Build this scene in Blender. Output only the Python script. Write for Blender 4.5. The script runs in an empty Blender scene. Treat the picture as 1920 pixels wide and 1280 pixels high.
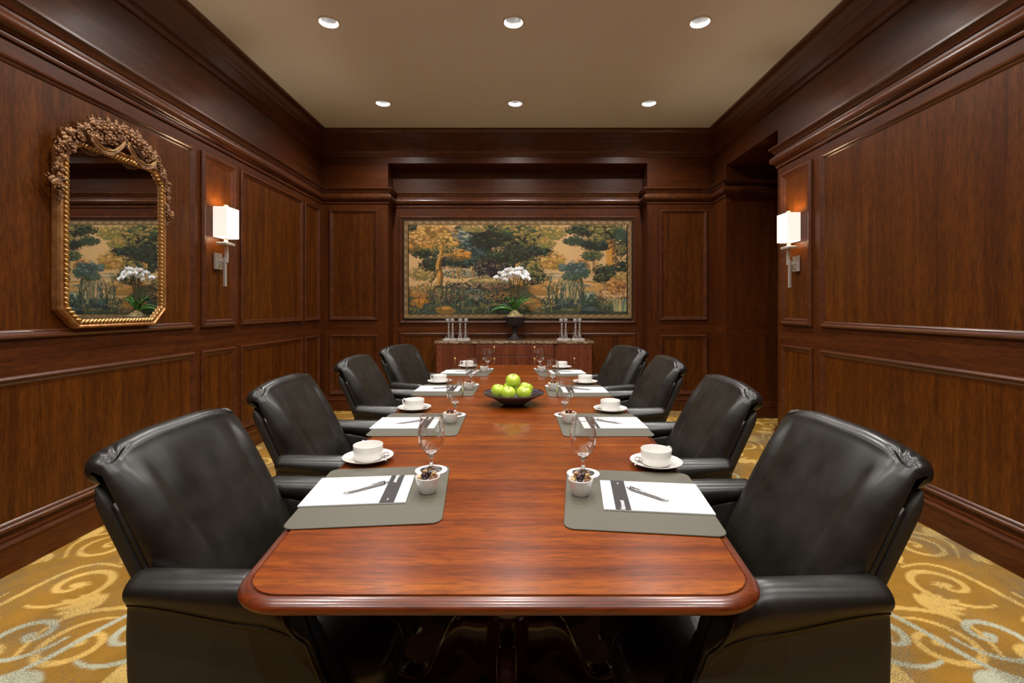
import bpy, bmesh, math, random
import numpy as np
from mathutils import Vector, Matrix
random.seed(7)
rng = np.random.default_rng(11)
PI = math.pi
SC = bpy.context.scene
COL = SC.collection

# ---------------------------------------------------------------- camera, light, exposure
F = 907.0
CAMH = 1.25
cam_d = bpy.data.cameras.new('camera')
cam = bpy.data.objects.new('camera', cam_d); COL.objects.link(cam)
cam.location = (0, 0, CAMH); cam.rotation_euler = (PI/2, 0, 0)
cam_d.sensor_width = 36.0; cam_d.lens = 36.0*F/1920.0
cam_d.shift_x = -15/1920.0; cam_d.shift_y = -63/1920.0
cam_d.clip_start = 0.02
SC.camera = cam
SC.view_settings.view_transform = 'Standard'
SC.view_settings.look = 'None'
SC.view_settings.gamma = 1.0
SC.view_settings.use_curve_mapping = False
SC.view_settings.exposure = 0.14
w = bpy.data.worlds.new('world'); SC.world = w; w.use_nodes = True
w.node_tree.nodes['Background'].inputs[0].default_value = (1, .85, .7, 1)
w.node_tree.nodes['Background'].inputs[1].default_value = 0.05
DOWN_W = 76.0          # power of each recessed lamp
DOWN_C = (1.0, .968, .93)
SCONCE_W = 7.0
CEIL = 3.41
XL, XR, YB, YN, YF = -2.415, 2.345, 5.88, 6.12, -1.9
OP0, OP1, OPZ = 4.40, 5.50, 2.87       # side passage on the right
NX0, NX1, NZ = -1.604, 1.546, 3.007    # niche of the end wall
LAMPS = [(x, y) for y in (-0.68, 0.765, 2.21, 3.655, 5.10) for x in (-1.445, -.05, 1.36)]
for (x, y) in LAMPS:
    ld = bpy.data.lights.new('downlight_lamp', 'SPOT'); ld.energy = DOWN_W; ld.color = DOWN_C
    ld.spot_size = math.radians(154); ld.spot_blend = .8; ld.shadow_soft_size = 0.028
    lo = bpy.data.objects.new('downlight_lamp', ld); COL.objects.link(lo); lo.location = (x, y, CEIL+.020)

# ---------------------------------------------------------------- materials
def newmat(name):
    m = bpy.data.materials.new(name); m.use_nodes = True
    return m, m.node_tree.nodes, m.node_tree.links, m.node_tree.nodes['Principled BSDF']
def setp(b, **k):
    names = dict(col='Base Color', rough='Roughness', metal='Metallic', coat='Coat Weight', coatr='Coat Roughness',
                 spec='Specular IOR Level', trans='Transmission Weight', ior='IOR', em='Emission Color', ems='Emission Strength',
                 sheen='Sheen Weight', sss='Subsurface Weight', sssr='Subsurface Radius')
    for a, v in k.items():
        if a in ('col', 'em') and len(v) == 3: v = (*v, 1)
        b.inputs[names[a]].default_value = v
def plain(name, col, rough=.5, **k):
    m, n, l, b = newmat(name); setp(b, col=col, rough=rough, **k); return m
def ramp(n, pts):
    r = n.new('ShaderNodeValToRGB'); e = r.color_ramp.elements
    while len(e) < len(pts): e.new(.5)
    for i, (p, c) in enumerate(pts): e[i].position = p; e[i].color = (*c, 1)
    return r
def texc(n, l, scale, kind='Object'):
    t = n.new('ShaderNodeTexCoord'); mp = n.new('ShaderNodeMapping'); mp.inputs['Scale'].default_value = scale
    l.new(t.outputs[kind], mp.inputs['Vector']); return mp
def noise(n, l, vec, scale, detail=4, rough=.55, dist=0):
    t = n.new('ShaderNodeTexNoise'); t.inputs['Scale'].default_value = scale; t.inputs['Detail'].default_value = detail
    t.inputs['Roughness'].default_value = rough; t.inputs['Distortion'].default_value = dist
    l.new(vec.outputs[0], t.inputs['Vector']); return t
def mixc(n, l, a, b, fac, mode='MIX', f=.5):
    m = n.new('ShaderNodeMix'); m.data_type = 'RGBA'; m.blend_type = mode
    if fac is None: m.inputs[0].default_value = f
    else: l.new(fac, m.inputs[0])
    for s, x in ((6, a), (7, b)):
        if isinstance(x, tuple): m.inputs[s].default_value = (*x, 1)
        else: l.new(x, m.inputs[s])
    return m.outputs[2]
def bump(n, l, b, h, strength=.1, dist=.002):
    bp = n.new('ShaderNodeBump'); bp.inputs['Strength'].default_value = strength; bp.inputs['Distance'].default_value = dist
    l.new(h, bp.inputs['Height']); l.new(bp.outputs[0], b.inputs['Normal'])
def wood(name, dark, mid, light, axis, rough=.34, coat=.25, coatr=.15, ribbon=.35, sc=1.0, spec=.5):
    """axis = direction the grain runs along"""
    m, n, l, b = newmat(name)
    def s(al, ac): return tuple((al if i == axis else ac)*sc for i in range(3))
    a = noise(n, l, texc(n, l, s(.6, 12)), 1.0, 5, .65, .8)
    r = ramp(n, [(.28, dark), (.5, mid), (.72, light)]); l.new(a.outputs[0], r.inputs[0])
    rb = noise(n, l, texc(n, l, s(5.0, 26)), 1.0, 3, .6, 1.0)          # short figure across the grain
    rr = ramp(n, [(.35, (.62, .62, .62)), (.65, (1.25, 1.25, 1.25))]); l.new(rb.outputs[0], rr.inputs[0])
    c = mixc(n, l, r.outputs[0], rr.outputs[0], None, 'MULTIPLY', ribbon)
    fp = noise(n, l, texc(n, l, s(16, 150)), 1.0, 3, .6, .4)
    fr = ramp(n, [(.36, (.35, .32, .30)), (.54, (1.08, 1.08, 1.08))]); l.new(fp.outputs[0], fr.inputs[0])
    c = mixc(n, l, c, fr.outputs[0], None, 'MULTIPLY', .6)
    l.new(c, b.inputs['Base Color'])
    setp(b, rough=rough, coat=coat, coatr=coatr, spec=spec)
    bump(n, l, b, fp.outputs[0], .05, .001)
    return m
D1, M1, L1 = (.046, .0102, .0012), (.076, .0172, .0018), (.106, .0275, .0028)
WOOD_V = wood('mahogany_vertical', D1, M1, L1, 2, rough=.42, coat=.08, coatr=.2, spec=.28)
WOOD_HY = wood('mahogany_along_room', D1, M1, L1, 1, rough=.44, coat=.08, coatr=.25, spec=.30)
WOOD_HX = wood('mahogany_across_room', D1, M1, L1, 0, rough=.40, coat=.10, coatr=.22, spec=.30)
D2, M2, L2 = (.050, .0115, .0024), (.084, .0200, .0036), (.120, .0320, .0054)
MOULD = wood('mahogany_moulding', D2, M2, L2, 1, rough=.36, coat=.35, coatr=.22, ribbon=.15)
PANEL = wood('mahogany_panel', (.050, .0115, .0010), (.088, .0225, .0016), (.130, .0365, .0026), 2, rough=.40, coat=.06, spec=.25, ribbon=.5)
TABLE = wood('table_mahogany', (.085, .0145, .0008), (.200, .0380, .0014), (.32, .0790, .0022), 0, rough=.30, coat=.30, coatr=.06, ribbon=.5, sc=1.15, spec=.25)
TEDGE = wood('table_edge_mahogany', (.060, .009, .002), (.13, .021, .003), (.19, .037, .004), 0, rough=.30, coat=.45, coatr=.2, ribbon=.3)
PED = wood('pedestal_mahogany', (.025, .005, .003), (.055, .010, .005), (.085, .018, .007), 2, rough=.22, coat=.6, coatr=.1)
SIDEW = wood('sideboard_mahogany', (.095, .022, .0095), (.155, .038, .015), (.205, .055, .022), 2, rough=.35, coat=.2, ribbon=.3)

m, n, l, b = newmat('ceiling_paint'); setp(b, col=(.83, .88, .93), rough=.9); CEILM = m
nz = noise(n, l, texc(n, l, (1, 1, 1)), 260, 2); bump(n, l, b, nz.outputs[0], .04, .001)
m, n, l, b = newmat('black_leather'); LEATHER = m
nz = noise(n, l, texc(n, l, (1, 1, 1)), 9, 3); r = ramp(n, [(.3, (.0085, .0072, .0056)), (.7, (.014, .0118, .0090))]); l.new(nz.outputs[0], r.inputs[0]); l.new(r.outputs[0], b.inputs['Base Color'])
r2 = ramp(n, [(.3, (.27, .27, .27)), (.75, (.40, .40, .40))]); l.new(nz.outputs[0], r2.inputs[0]); l.new(r2.outputs[0], b.inputs['Roughness'])
setp(b, spec=.5)
vo = n.new('ShaderNodeTexVoronoi'); vo.inputs['Scale'].default_value = 520; l.new(texc(n, l, (1, 1, 1)).outputs[0], vo.inputs['Vector'])
nz2 = noise(n, l, texc(n, l, (1, 1, 1)), 30, 4); ad = n.new('ShaderNodeMath'); ad.operation = 'ADD'; m3 = n.new('ShaderNodeMath'); m3.operation = 'MULTIPLY'; m3.inputs[1].default_value = .3; l.new(nz2.outputs[0], m3.inputs[0]); l.new(m3.outputs[0], ad.inputs[0])
ml = n.new('ShaderNodeMath'); ml.operation = 'MULTIPLY'; ml.inputs[1].default_value = .12; l.new(vo.outputs[0], ml.inputs[0]); l.new(ml.outputs[0], ad.inputs[1])
bump(n, l, b, ad.outputs[0], .10, .0018)
LEATHER_SIDE = plain('black_leather_side', (.020, .0175, .0135), .5, spec=.4)
BLACKMETAL = plain('black_metal', (.012, .012, .012), .35, spec=.5)
RUBBER = plain('black_rubber', (.01, .01, .01), .6)
CHROME = plain('polished_nickel', (.72, .70, .67), .28, metal=.72)
BRASS = plain('brass', (.80, .58, .28), .3, metal=.8)
PORC = plain('white_porcelain', (.78, .76, .72), .18, coat=.5, coatr=.05)
PADM = plain('desk_pad_taupe', (.100, .091, .065), .48, spec=.4)
WHITE = plain('white_paint', (.8, .8, .78), .35)
GREYCAP = plain('grey_bottle_cap', (.42, .40, .39), .35, metal=.3)
PAPERTXT = plain('printed_white', (.75, .74, .72), .7)
BAND = plain('printed_black_band', (.018, .014, .014), .55)
PENM = plain('pen_metal', (.38, .37, .37), .25, metal=1.0)
PENB = plain('pen_black', (.02, .02, .02), .35)
m, n, l, b = newmat('notepad_paper'); PAPER = m
wv = n.new('ShaderNodeTexWave'); wv.wave_type = 'BANDS'; wv.bands_direction = 'X'; wv.inputs['Scale'].default_value = 41.0
l.new(texc(n, l, (1, 1, 1)).outputs[0], wv.inputs['Vector'])
r = ramp(n, [(.0, (.46, .49, .54)), (.16, (.66, .655, .64))]); l.new(wv.outputs[0], r.inputs[0]); l.new(r.outputs[0], b.inputs['Base Color']); setp(b, rough=.7)
m, n, l, b = newmat('coaster_paper'); COAST = m
nz = noise(n, l, texc(n, l, (1, 1, 1)), 70, 3, .6, 1.5); r = ramp(n, [(.40, (.50, .49, .50)), (.50, (.80, .79, .78))]); l.new(nz.outputs[0], r.inputs[0]); l.new(r.outputs[0], b.inputs['Base Color']); setp(b, rough=.7)
def glass_thin(name, tint=(1, 1, 1), ior=1.6, k=1.0):
    m = bpy.data.materials.new(name); m.use_nodes = True; n = m.node_tree.nodes; l = m.node_tree.links; n.clear()
    o = n.new('ShaderNodeOutputMaterial'); t = n.new('ShaderNodeBsdfTransparent'); t.inputs[0].default_value = (*tint, 1)
    g = n.new('ShaderNodeBsdfGlossy'); g.inputs['Roughness'].default_value = .02; g.inputs[0].default_value = (1, 1, 1, 1)
    fr = n.new('ShaderNodeLayerWeight'); fr.inputs[0].default_value = .5
    pw = n.new('ShaderNodeMath'); pw.operation = 'POWER'; pw.inputs[1].default_value = 1.45; l.new(fr.outputs['Facing'], pw.inputs[0])
    mu = n.new('ShaderNodeMath'); mu.operation = 'MULTIPLY_ADD'; mu.inputs[1].default_value = .92*k; mu.inputs[2].default_value = .075; l.new(pw.outputs[0], mu.inputs[0])
    x = n.new('ShaderNodeMixShader'); l.new(mu.outputs[0], x.inputs[0]); l.new(t.outputs[0], x.inputs[1]); l.new(g.outputs[0], x.inputs[2]); l.new(x.outputs[0], o.inputs[0])
    return m
GLASS = glass_thin('thin_clear_glass', (.97, .97, .97), 1.55)
SOLID = plain('solid_clear_glass', (1, 1, 1), .0, trans=1.0, ior=1.5)
MIRROR = plain('mirror_silver', (.72, .74, .74), .012, metal=1.0)
m, n, l, b = newmat('gilded_wood'); GILT = m
nz = noise(n, l, texc(n, l, (1, 1, 1)), 22, 4); r = ramp(n, [(.3, (.30, .125, .040)), (.7, (.58, .30, .11))]); l.new(nz.outputs[0], r.inputs[0]); l.new(r.outputs[0], b.inputs['Base Color']); setp(b, rough=.34, metal=.65)
GOLD = plain('bright_gilding', (.62, .38, .14), .32, metal=.85)
m, n, l, b = newmat('carved_gilding'); CARVE = m
nz = noise(n, l, texc(n, l, (1, 1, 1)), 40, 4); r = ramp(n, [(.3, (.10, .042, .018)), (.72, (.42, .22, .10))]); l.new(nz.outputs[0], r.inputs[0]); l.new(r.outputs[0], b.inputs['Base Color']); setp(b, rough=.42, metal=.45)
m, n, l, b = newmat('brown_marble'); MARBLE = m
nz = noise(n, l, texc(n, l, (1, 2, 2)), 9, 8, .7, 2.2); r = ramp(n, [(.30, (.05, .025, .013)), (.46, (.17, .10, .06)), (.56, (.30, .21, .13)), (.66, (.62, .52, .40))]); l.new(nz.outputs[0], r.inputs[0]); l.new(r.outputs[0], b.inputs['Base Color']); setp(b, rough=.12, coat=.3)
m, n, l, b = newmat('granny_smith_skin'); APPLE = m
nz = noise(n, l, texc(n, l, (1, 1, .5)), 14, 3); r = ramp(n, [(.35, (.36, .50, .02)), (.7, (.54, .68, .06))]); l.new(nz.outputs[0], r.inputs[0])
vo = n.new('ShaderNodeTexVoronoi'); vo.inputs['Scale'].default_value = 190; l.new(texc(n, l, (1, 1, 1)).outputs[0], vo.inputs['Vector']); r2 = ramp(n, [(.10, (1, 1, 1)), (.16, (0, 0, 0))]); l.new(vo.outputs[0], r2.inputs[0])
l.new(mixc(n, l, r.outputs[0], (.62, .70, .25), r2.outputs[0]), b.inputs['Base Color']); setp(b, rough=.28, coat=.4, coatr=.1)
STEMM = plain('apple_stem_brown', (.06, .035, .012), .7)
m, n, l, b = newmat('dark_glazed_bowl'); BOWLM = m
vo = n.new('ShaderNodeTexVoronoi'); vo.inputs['Scale'].default_value = 60; l.new(texc(n, l, (1, 1, 1)).outputs[0], vo.inputs['Vector'])
r = ramp(n, [(.25, (.012, .008, .014)), (.5, (.035, .024, .034)), (.75, (.085, .065, .080))]); l.new(vo.outputs[0], r.inputs[0]); l.new(r.outputs[0], b.inputs['Base Color']); setp(b, rough=.2, coat=.5)
BOWLO = plain('matt_dark_bowl_outside', (.095, .078, .080), .40)
IRON = plain('cast_iron_urn', (.018, .012, .010), .6)
IRONR = plain('cast_iron_rim', (.07, .055, .05), .7)
LEAF = plain('orchid_leaf_green', (.035, .13, .012), .35, coat=.2)
STEMG = plain('orchid_stem', (.06, .045, .02), .6)
PETAL = plain('white_petal', (.88, .85, .86), .5, sss=.15)
LIP = plain('orchid_lip', (.75, .55, .25), .5)
m, n, l, b = newmat('dried_moss'); MOSS = m
nz = noise(n, l, texc(n, l, (1, 1, 1)), 90, 4); r = ramp(n, [(.35, (.09, .06, .03)), (.65, (.55, .42, .18))]); l.new(nz.outputs[0], r.inputs[0]); l.new(r.outputs[0], b.inputs['Base Color']); setp(b, rough=.9)
m, n, l, b = newmat('lit_shade_fabric'); SHADE = m
setp(b, col=(.85, .80, .74), rough=.8, em=(1.0, .90, .80), ems=.62)
BULB = plain('lamp_bulb', (1, 1, 1), .4, em=(1, .95, .90), ems=3.0)
REFL = plain('downlight_reflector', (.30, .30, .30), .35, metal=.5)
NUTS = [plain('brown_nut', (.20, .085, .030), .5), plain('pale_nut', (.52, .36, .17), .5), plain('dark_berry', (.028, .010, .014), .35), plain('golden_raisin', (.36, .20, .05), .4), plain('red_berry', (.12, .012, .012), .35)]

# ---------------------------------------------------------------- mesh helpers
class MB:
    def __init__(s): s.v = []; s.f = []; s.mi = []; s.sm = []
    def add(s, vs, fs, mat=0, smooth=True):
        o = len(s.v); s.v += [tuple(p) for p in vs]
        for f in fs: s.f.append(tuple(i+o for i in f)); s.mi.append(mat); s.sm.append(smooth)
        return s
    def box(s, x0, x1, y0, y1, z0, z1, mat=0):
        vs = [(x, y, z) for z in (z0, z1) for y in (y0, y1) for x in (x0, x1)]
        return s.add(vs, [(0, 2, 3, 1), (4, 5, 7, 6), (0, 1, 5, 4), (2, 6, 7, 3), (0, 4, 6, 2), (1, 3, 7, 5)], mat, False)
    def quad(s, a, b, c, d, mat=0): return s.add([a, b, c, d], [(0, 1, 2, 3)], mat, False)
    def grid(s, fn, nu, nv, cu=False, cv=False, mat=0, smooth=True):
        vs = [fn(i/(nu if cu else nu-1), j/(nv if cv else nv-1)) for j in range(nv) for i in range(nu)]
        fs = []
        for j in range(nv if cv else nv-1):
            for i in range(nu if cu else nu-1):
                a = j*nu+i; b2 = j*nu+(i+1) % nu; c = ((j+1) % nv)*nu+(i+1) % nu; d = ((j+1) % nv)*nu+i
                fs.append((a, b2, c, d))
        return s.add(vs, fs, mat, smooth)
    def lathe(s, prof, c=(0, 0, 0), seg=32, mat=0, smooth=True, sx=1, sy=1):
        def fn(u, v):
            k = min(int(round(v*(len(prof)-1))), len(prof)-1); r, z = prof[k]; a = u*2*PI
            return (c[0]+r*math.cos(a)*sx, c[1]+r*math.sin(a)*sy, c[2]+z)
        return s.grid(fn, seg, len(prof), cu=True, mat=mat, smooth=smooth)
    def tube(s, pts, r, seg=8, mat=0, closed=False, smooth=True, flat=1.0, up=None):
        P = [Vector(p) for p in pts]; n = len(P); R = r if isinstance(r, (list, tuple)) else [r]*n
        T = []
        for i in range(n):
            a = P[(i-1) % n] if (closed or i > 0) else P[i]; b2 = P[(i+1) % n] if (closed or i < n-1) else P[i]
            t = (b2-a); T.append(t.normalized() if t.length > 1e-9 else Vector((0, 0, 1)))
        u = Vector(up) if up else (Vector((0, 0, 1)) if abs(T[0].z) < .9 else Vector((1, 0, 0)))
        vs = []
        for i in range(n):
            if up: u = Vector(up)
            sd = T[i].cross(u)
            if sd.length < 1e-6: sd = T[i].cross(Vector((1, .1, 0)))
            sd.normalize(); u = sd.cross(T[i]).normalized()
            for k in range(seg):
                a = 2*PI*k/seg; vs.append(P[i]+sd*(math.cos(a)*R[i])+u*(math.sin(a)*R[i]*flat))
        fs = []
        for i in range(n if closed else n-1):
            for k in range(seg):
                fs.append((i*seg+k, i*seg+(k+1) % seg, ((i+1) % n)*seg+(k+1) % seg, ((i+1) % n)*seg+k))
        if not closed: fs += [tuple(range(seg))[::-1], tuple((n-1)*seg+k for k in range(seg))]
        return s.add(vs, fs, mat, smooth)
    def ball(s, c, r, seg=12, rings=8, mat=0, rot=None):
        rx, ry, rz = (r, r, r) if not isinstance(r, (tuple, list)) else r
        vs = [Vector((0, 0, rz))]
        for j in range(1, rings):
            t = PI*j/rings
            for i in range(seg):
                a = 2*PI*i/seg; vs.append(Vector((rx*math.sin(t)*math.cos(a), ry*math.sin(t)*math.sin(a), rz*math.cos(t))))
        vs.append(Vector((0, 0, -rz)))
        if rot is not None: vs = [rot @ p for p in vs]
        vs = [p+Vector(c) for p in vs]; L = len(vs)-1; fs = []
        for i in range(seg):
            fs.append((0, 1+i, 1+(i+1) % seg)); fs.append((L, L-seg+(i+1) % seg, L-seg+i))
        for j in range(rings-2):
            for i in range(seg):
                a = 1+j*seg+i; b2 = 1+j*seg+(i+1) % seg; fs.append((a, a+seg, b2+seg, b2))
        return s.add(vs, fs, mat, True)
    def prism(s, poly, fn, t0, t1, mat=0, smooth=False):
        n = len(poly); vs = [fn(p, t0) for p in poly]+[fn(p, t1) for p in poly]
        fs = [tuple(range(n))[::-1], tuple(range(n, 2*n))]+[(i, (i+1) % n, n+(i+1) % n, n+i) for i in range(n)]
        return s.add(vs, fs, mat, smooth)
    def xf(s, M):
        s.v = [tuple(M @ Vector(p)) for p in s.v]; return s
    def build(s, name, mats, parent=None, auto=None, bevel=None, fix=True):
        me = bpy.data.meshes.new(name); me.from_pydata(s.v, [], s.f)
        if not isinstance(mats, (list, tuple)): mats = [mats]
        for mt in mats: me.materials.append(mt)
        me.polygons.foreach_set('material_index', s.mi); me.polygons.foreach_set('use_smooth', s.sm); me.update()
        if fix:
            bm = bmesh.new(); bm.from_mesh(me); bmesh.ops.recalc_face_normals(bm, faces=bm.faces); bm.to_mesh(me); bm.free()
        if auto is not None:
            me.set_sharp_from_angle(angle=math.radians(auto))
        o = bpy.data.objects.new(name, me); COL.objects.link(o)
        if parent: o.parent = parent
        if bevel:
            bv = o.modifiers.new('bevel', 'BEVEL'); bv.width = bevel; bv.segments = 3; bv.limit_method = 'ANGLE'; bv.angle_limit = math.radians(40)
        return o
def struct(o): o['kind'] = 'structure'; return o
def tag(o, label, cat, group=None):
    o['label'] = label; o['category'] = cat
    if group: o['group'] = group
    return o
def empty(name, loc=(0, 0, 0), rz=0, label=None, cat=None, group=None):
    o = bpy.data.objects.new(name, None); COL.objects.link(o); o.location = loc; o.rotation_euler = (0, 0, rz); o.empty_display_size = .05
    if label: tag(o, label, cat, group)
    return o
def copy_tree(o, parent=None):
    c = o.copy(); COL.objects.link(c)
    if parent: c.parent = parent
    for ch in list(o.children): copy_tree(ch, c)
    return c
def smooth01(t): t = max(0, min(1, t)); return t*t*(3-2*t)
def catmull(pts, k=6):
    out = []
    P = [Vector(p) for p in pts]
    for i in range(len(P)-1):
        a = P[max(i-1, 0)]; b2 = P[i]; c = P[i+1]; d = P[min(i+2, len(P)-1)]
        for j in range(k):
            t = j/k; out.append(.5*((2*b2)+(c-a)*t+(2*a-5*b2+4*c-d)*t*t+(3*b2-a-3*c+d)*t**3))
    out.append(P[-1]); return out
def moulding(mb, path, prof, mat=0, smooth=False):
    """profile (d, z) swept along a floor-plan polyline with mitred corners; room side is on the left of the path"""
    P = [Vector(p) for p in path]; n = len(P); offs = []
    for i in range(n):
        d0 = (P[i]-P[i-1]).normalized() if i > 0 else (P[1]-P[0]).normalized()
        d1 = (P[i+1]-P[i]).normalized() if i < n-1 else d0
        n0 = Vector((-d0.y, d0.x)); n1 = Vector((-d1.y, d1.x)); mm = (n0+n1)
        mm = mm/(mm.length_squared)*2 if mm.length > 1e-6 else n0
        offs.append(mm)
    k = len(prof); vs = []
    for i in range(n):
        for d, z in prof: vs.append((P[i].x+offs[i].x*d, P[i].y+offs[i].y*d, z))
    fs = [(i*k+j, i*k+j+1, (i+1)*k+j+1, (i+1)*k+j) for i in range(n-1) for j in range(k-1)]
    fs += [tuple(range(k)), tuple((n-1)*k+j for j in range(k))]
    mb.add(vs, fs, mat, smooth)
PM = [(0, 0), (0, .011), (.004, .018), (.011, .022), (.019, .020), (.025, .012), (.030, .010), (.034, .013), (.040, .009), (.046, .002), (.046, 0)]
def frame(mb, O, U, V, N, u0, u1, v0, v1, prof=PM, k=1.0, mat=0):
    O, U, V, N = Vector(O), Vector(U), Vector(V), Vector(N); rings = []
    for a, h in prof:
        a *= k; h *= k
        rings.append([O+U*u+V*v+N*h for u, v in ((u0+a, v0+a), (u1-a, v0+a), (u1-a, v1-a), (u0+a, v1-a))])
    vs = [p for r in rings for p in r]; fs = []
    for i in range(len(rings)-1):
        for j in range(4): fs.append((i*4+j, i*4+(j+1) % 4, (i+1)*4+(j+1) % 4, (i+1)*4+j))
    mb.add(vs, fs, mat, False)
def field(mb, O, U, V, N, u0, u1, v0, v1, h=.004):
    O, U, V, N = Vector(O), Vector(U), Vector(V), Vector(N)
    vs = [O+U*u+V*v+N*hh for hh in (0, h) for u, v in ((u0, v0), (u1, v0), (u1, v1), (u0, v1))]
    mb.add(vs, [(4, 5, 6, 7), (0, 1, 5, 4), (1, 2, 6, 5), (2, 3, 7, 6), (3, 0, 4, 7)], 0, False)

# ================================================================ THE ROOM
BANDS = [(0, .165, 1), (.165, .93, 0), (.93, 1.09, 1), (1.09, 2.45, 0), (2.45, CEIL, 1)]
def wall_run(mb, a, b, z0=0, z1=CEIL):
    for s0, s1, mt in BANDS:
        p, q = max(s0, z0), min(s1, z1)
        if q > p+1e-6: mb.quad((a[0], a[1], p), (b[0], b[1], p), (b[0], b[1], q), (a[0], a[1], q), mt)
wl = MB(); wall_run(wl, (XL, YB), (XL, YF)); WL = struct(wl.build('wall_left', [WOOD_V, WOOD_HY], fix=False))
wf = MB(); wall_run(wf, (XL, YF), (XR, YF)); WF = struct(wf.build('wall_front', [WOOD_V, WOOD_HX], fix=False))
wr = MB(); wall_run(wr, (XR, YF), (XR, OP0)); wall_run(wr, (XR, OP1), (XR, YB)); wall_run(wr, (XR, OP0), (XR, OP1), OPZ, CEIL)
WR = struct(wr.build('wall_right', [WOOD_V, WOOD_HY], fix=False))
wb = MB(); wall_run(wb, (XR, YB), (NX1, YB)); wall_run(wb, (NX0, YB), (XL, YB)); wall_run(wb, (NX1, YB), (NX0, YB), NZ, CEIL)
wall_run(wb, (NX1, YB), (NX1, YN), 0, NZ); wall_run(wb, (NX1, YN), (NX0, YN), 0, NZ); wall_run(wb, (NX0, YN), (NX0, YB), 0, NZ)
wb.quad((NX0, YB, NZ), (NX1, YB, NZ), (NX1, YN, NZ), (NX0, YN, NZ), 1)
WB = struct(wb.build('wall_back', [WOOD_V, WOOD_HX], fix=False))
wp = MB(); PX = 3.9
wall_run(wp, (XR, OP0), (PX, OP0), 0, OPZ); wall_run(wp, (PX, OP0), (PX, OP1), 0, OPZ); wall_run(wp, (PX, OP1), (XR, OP1), 0, OPZ)
wp.quad((XR, OP0, OPZ), (PX, OP0, OPZ), (PX, OP1, OPZ), (XR, OP1, OPZ), 1)
WP = struct(wp.build('wall_passage', [WOOD_V, WOOD_HX], fix=False))

# ceiling with round holes for the recessed lamps
cm = MB(); HS, HR = .16, .070
xs = sorted({XL, XR} | {v for x, y in LAMPS for v in (x-HS, x+HS)}); ys = sorted({YF, YB+.0} | {v for x, y in LAMPS for v in (y-HS, y+HS)})
for i in range(len(xs)-1):
    for j in range(len(ys)-1):
        cx, cy = (xs[i]+xs[i+1])/2, (ys[j]+ys[j+1])/2
        hit = [1 for (x, y) in LAMPS if abs(x-cx) < .02 and abs(y-cy) < .02]
        if not hit: cm.quad((xs[i], ys[j], CEIL), (xs[i+1], ys[j], CEIL), (xs[i+1], ys[j+1], CEIL), (xs[i], ys[j+1], CEIL))
        else:
            N_ = 32; vs = []
            for k in range(N_):
                a = 2*PI*k/N_; c, s = math.cos(a), math.sin(a); q = max(abs(c), abs(s))
                vs.append((cx+HS*c/q, cy+HS*s/q, CEIL))
            for k in range(N_):
                a = 2*PI*k/N_; vs.append((cx+HR*math.cos(a), cy+HR*math.sin(a), CEIL))
            cm.add(vs, [(k, (k+1) % N_, N_+(k+1) % N_, N_+k) for k in range(N_)], 0, False)
struct(cm.build('ceiling', CEILM, fix=False))

# panel mouldings and panels
def panels(wall, O, U, V, N, rects, k=1.0, fieldmat=PANEL):
    for (u0, u1, v0, v1) in rects:
        f = MB(); frame(f, O, U, V, N, u0, u1, v0, v1, k=k); struct(f.build('panel_moulding', MOULD, wall))
        g = MB(); w_ = .044*k; field(g, O, U, V, N, u0+w_, u1-w_, v0+w_, v1-w_); struct(g.build('panel', fieldmat, wall))
Z0, Z1, Z2, Z3 = .20, .925, 1.10, 2.44
O_, U_, V_ = (XL, 0, 0), (0, 1, 0), (0, 0, 1)
SCP_L, SCP_R = (3.65, 4.09), (3.87, 4.32)
panels(WL, O_, U_, V_, (1, 0, 0), [(.55, 3.575, Z2, Z3), (-1.7, .42, Z2, Z3), (4.17, 5.345, Z2, Z3), (5.41, 5.80, Z2, Z3), (.55, 3.575, Z0, Z1), (-1.7, .42, Z0, Z1), (4.17, 5.345, Z0, Z1), (5.41, 5.80, Z0, Z1), (3.65, 4.09, Z0, Z1)])
panels(WL, O_, U_, V_, (1, 0, 0), [(*SCP_L, Z2, Z3)], k=1.35)
O_ = (XR, 0, 0)
panels(WR, O_, U_, V_, (-1, 0, 0), [(.6, 3.76, Z2, Z3), (-1.7, .45, Z2, Z3), (.6, 3.76, Z0, Z1), (-1.7, .45, Z0, Z1), (*SCP_R, Z0, Z1)])
panels(WR, O_, U_, V_, (-1, 0, 0), [(*SCP_R, Z2, Z3)], k=1.35)
O_ = (0, YB, 0)
panels(WB, O_, (1, 0, 0), V_, (0, -1, 0), [(-2.314, -1.725, Z2, Z3), (1.699, 2.273, Z2, Z3), (-2.314, -1.725, Z0, Z1), (1.699, 2.273, Z0, Z1)])
O_ = (0, YN, 0)
panels(WB, O_, (1, 0, 0), V_, (0, -1, 0), [(-1.515, 1.46, Z0, .935)])
fr = MB(); frame(fr, O_, (1, 0, 0), V_, (0, -1, 0), -1.525, 1.468, 1.055, 2.405, k=1.0); struct(fr.build('panel_moulding', MOULD, WB))
O_ = (0, YF, 0)
panels(WF, O_, (1, 0, 0), V_, (0, 1, 0), [(-2.2, -.9, Z2, Z3), (-.7, .7, Z2, Z3), (.9, 2.2, Z2, Z3), (-2.2, -.9, Z0, Z1), (-.7, .7, Z0, Z1), (.9, 2.2, Z0, Z1)])

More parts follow.
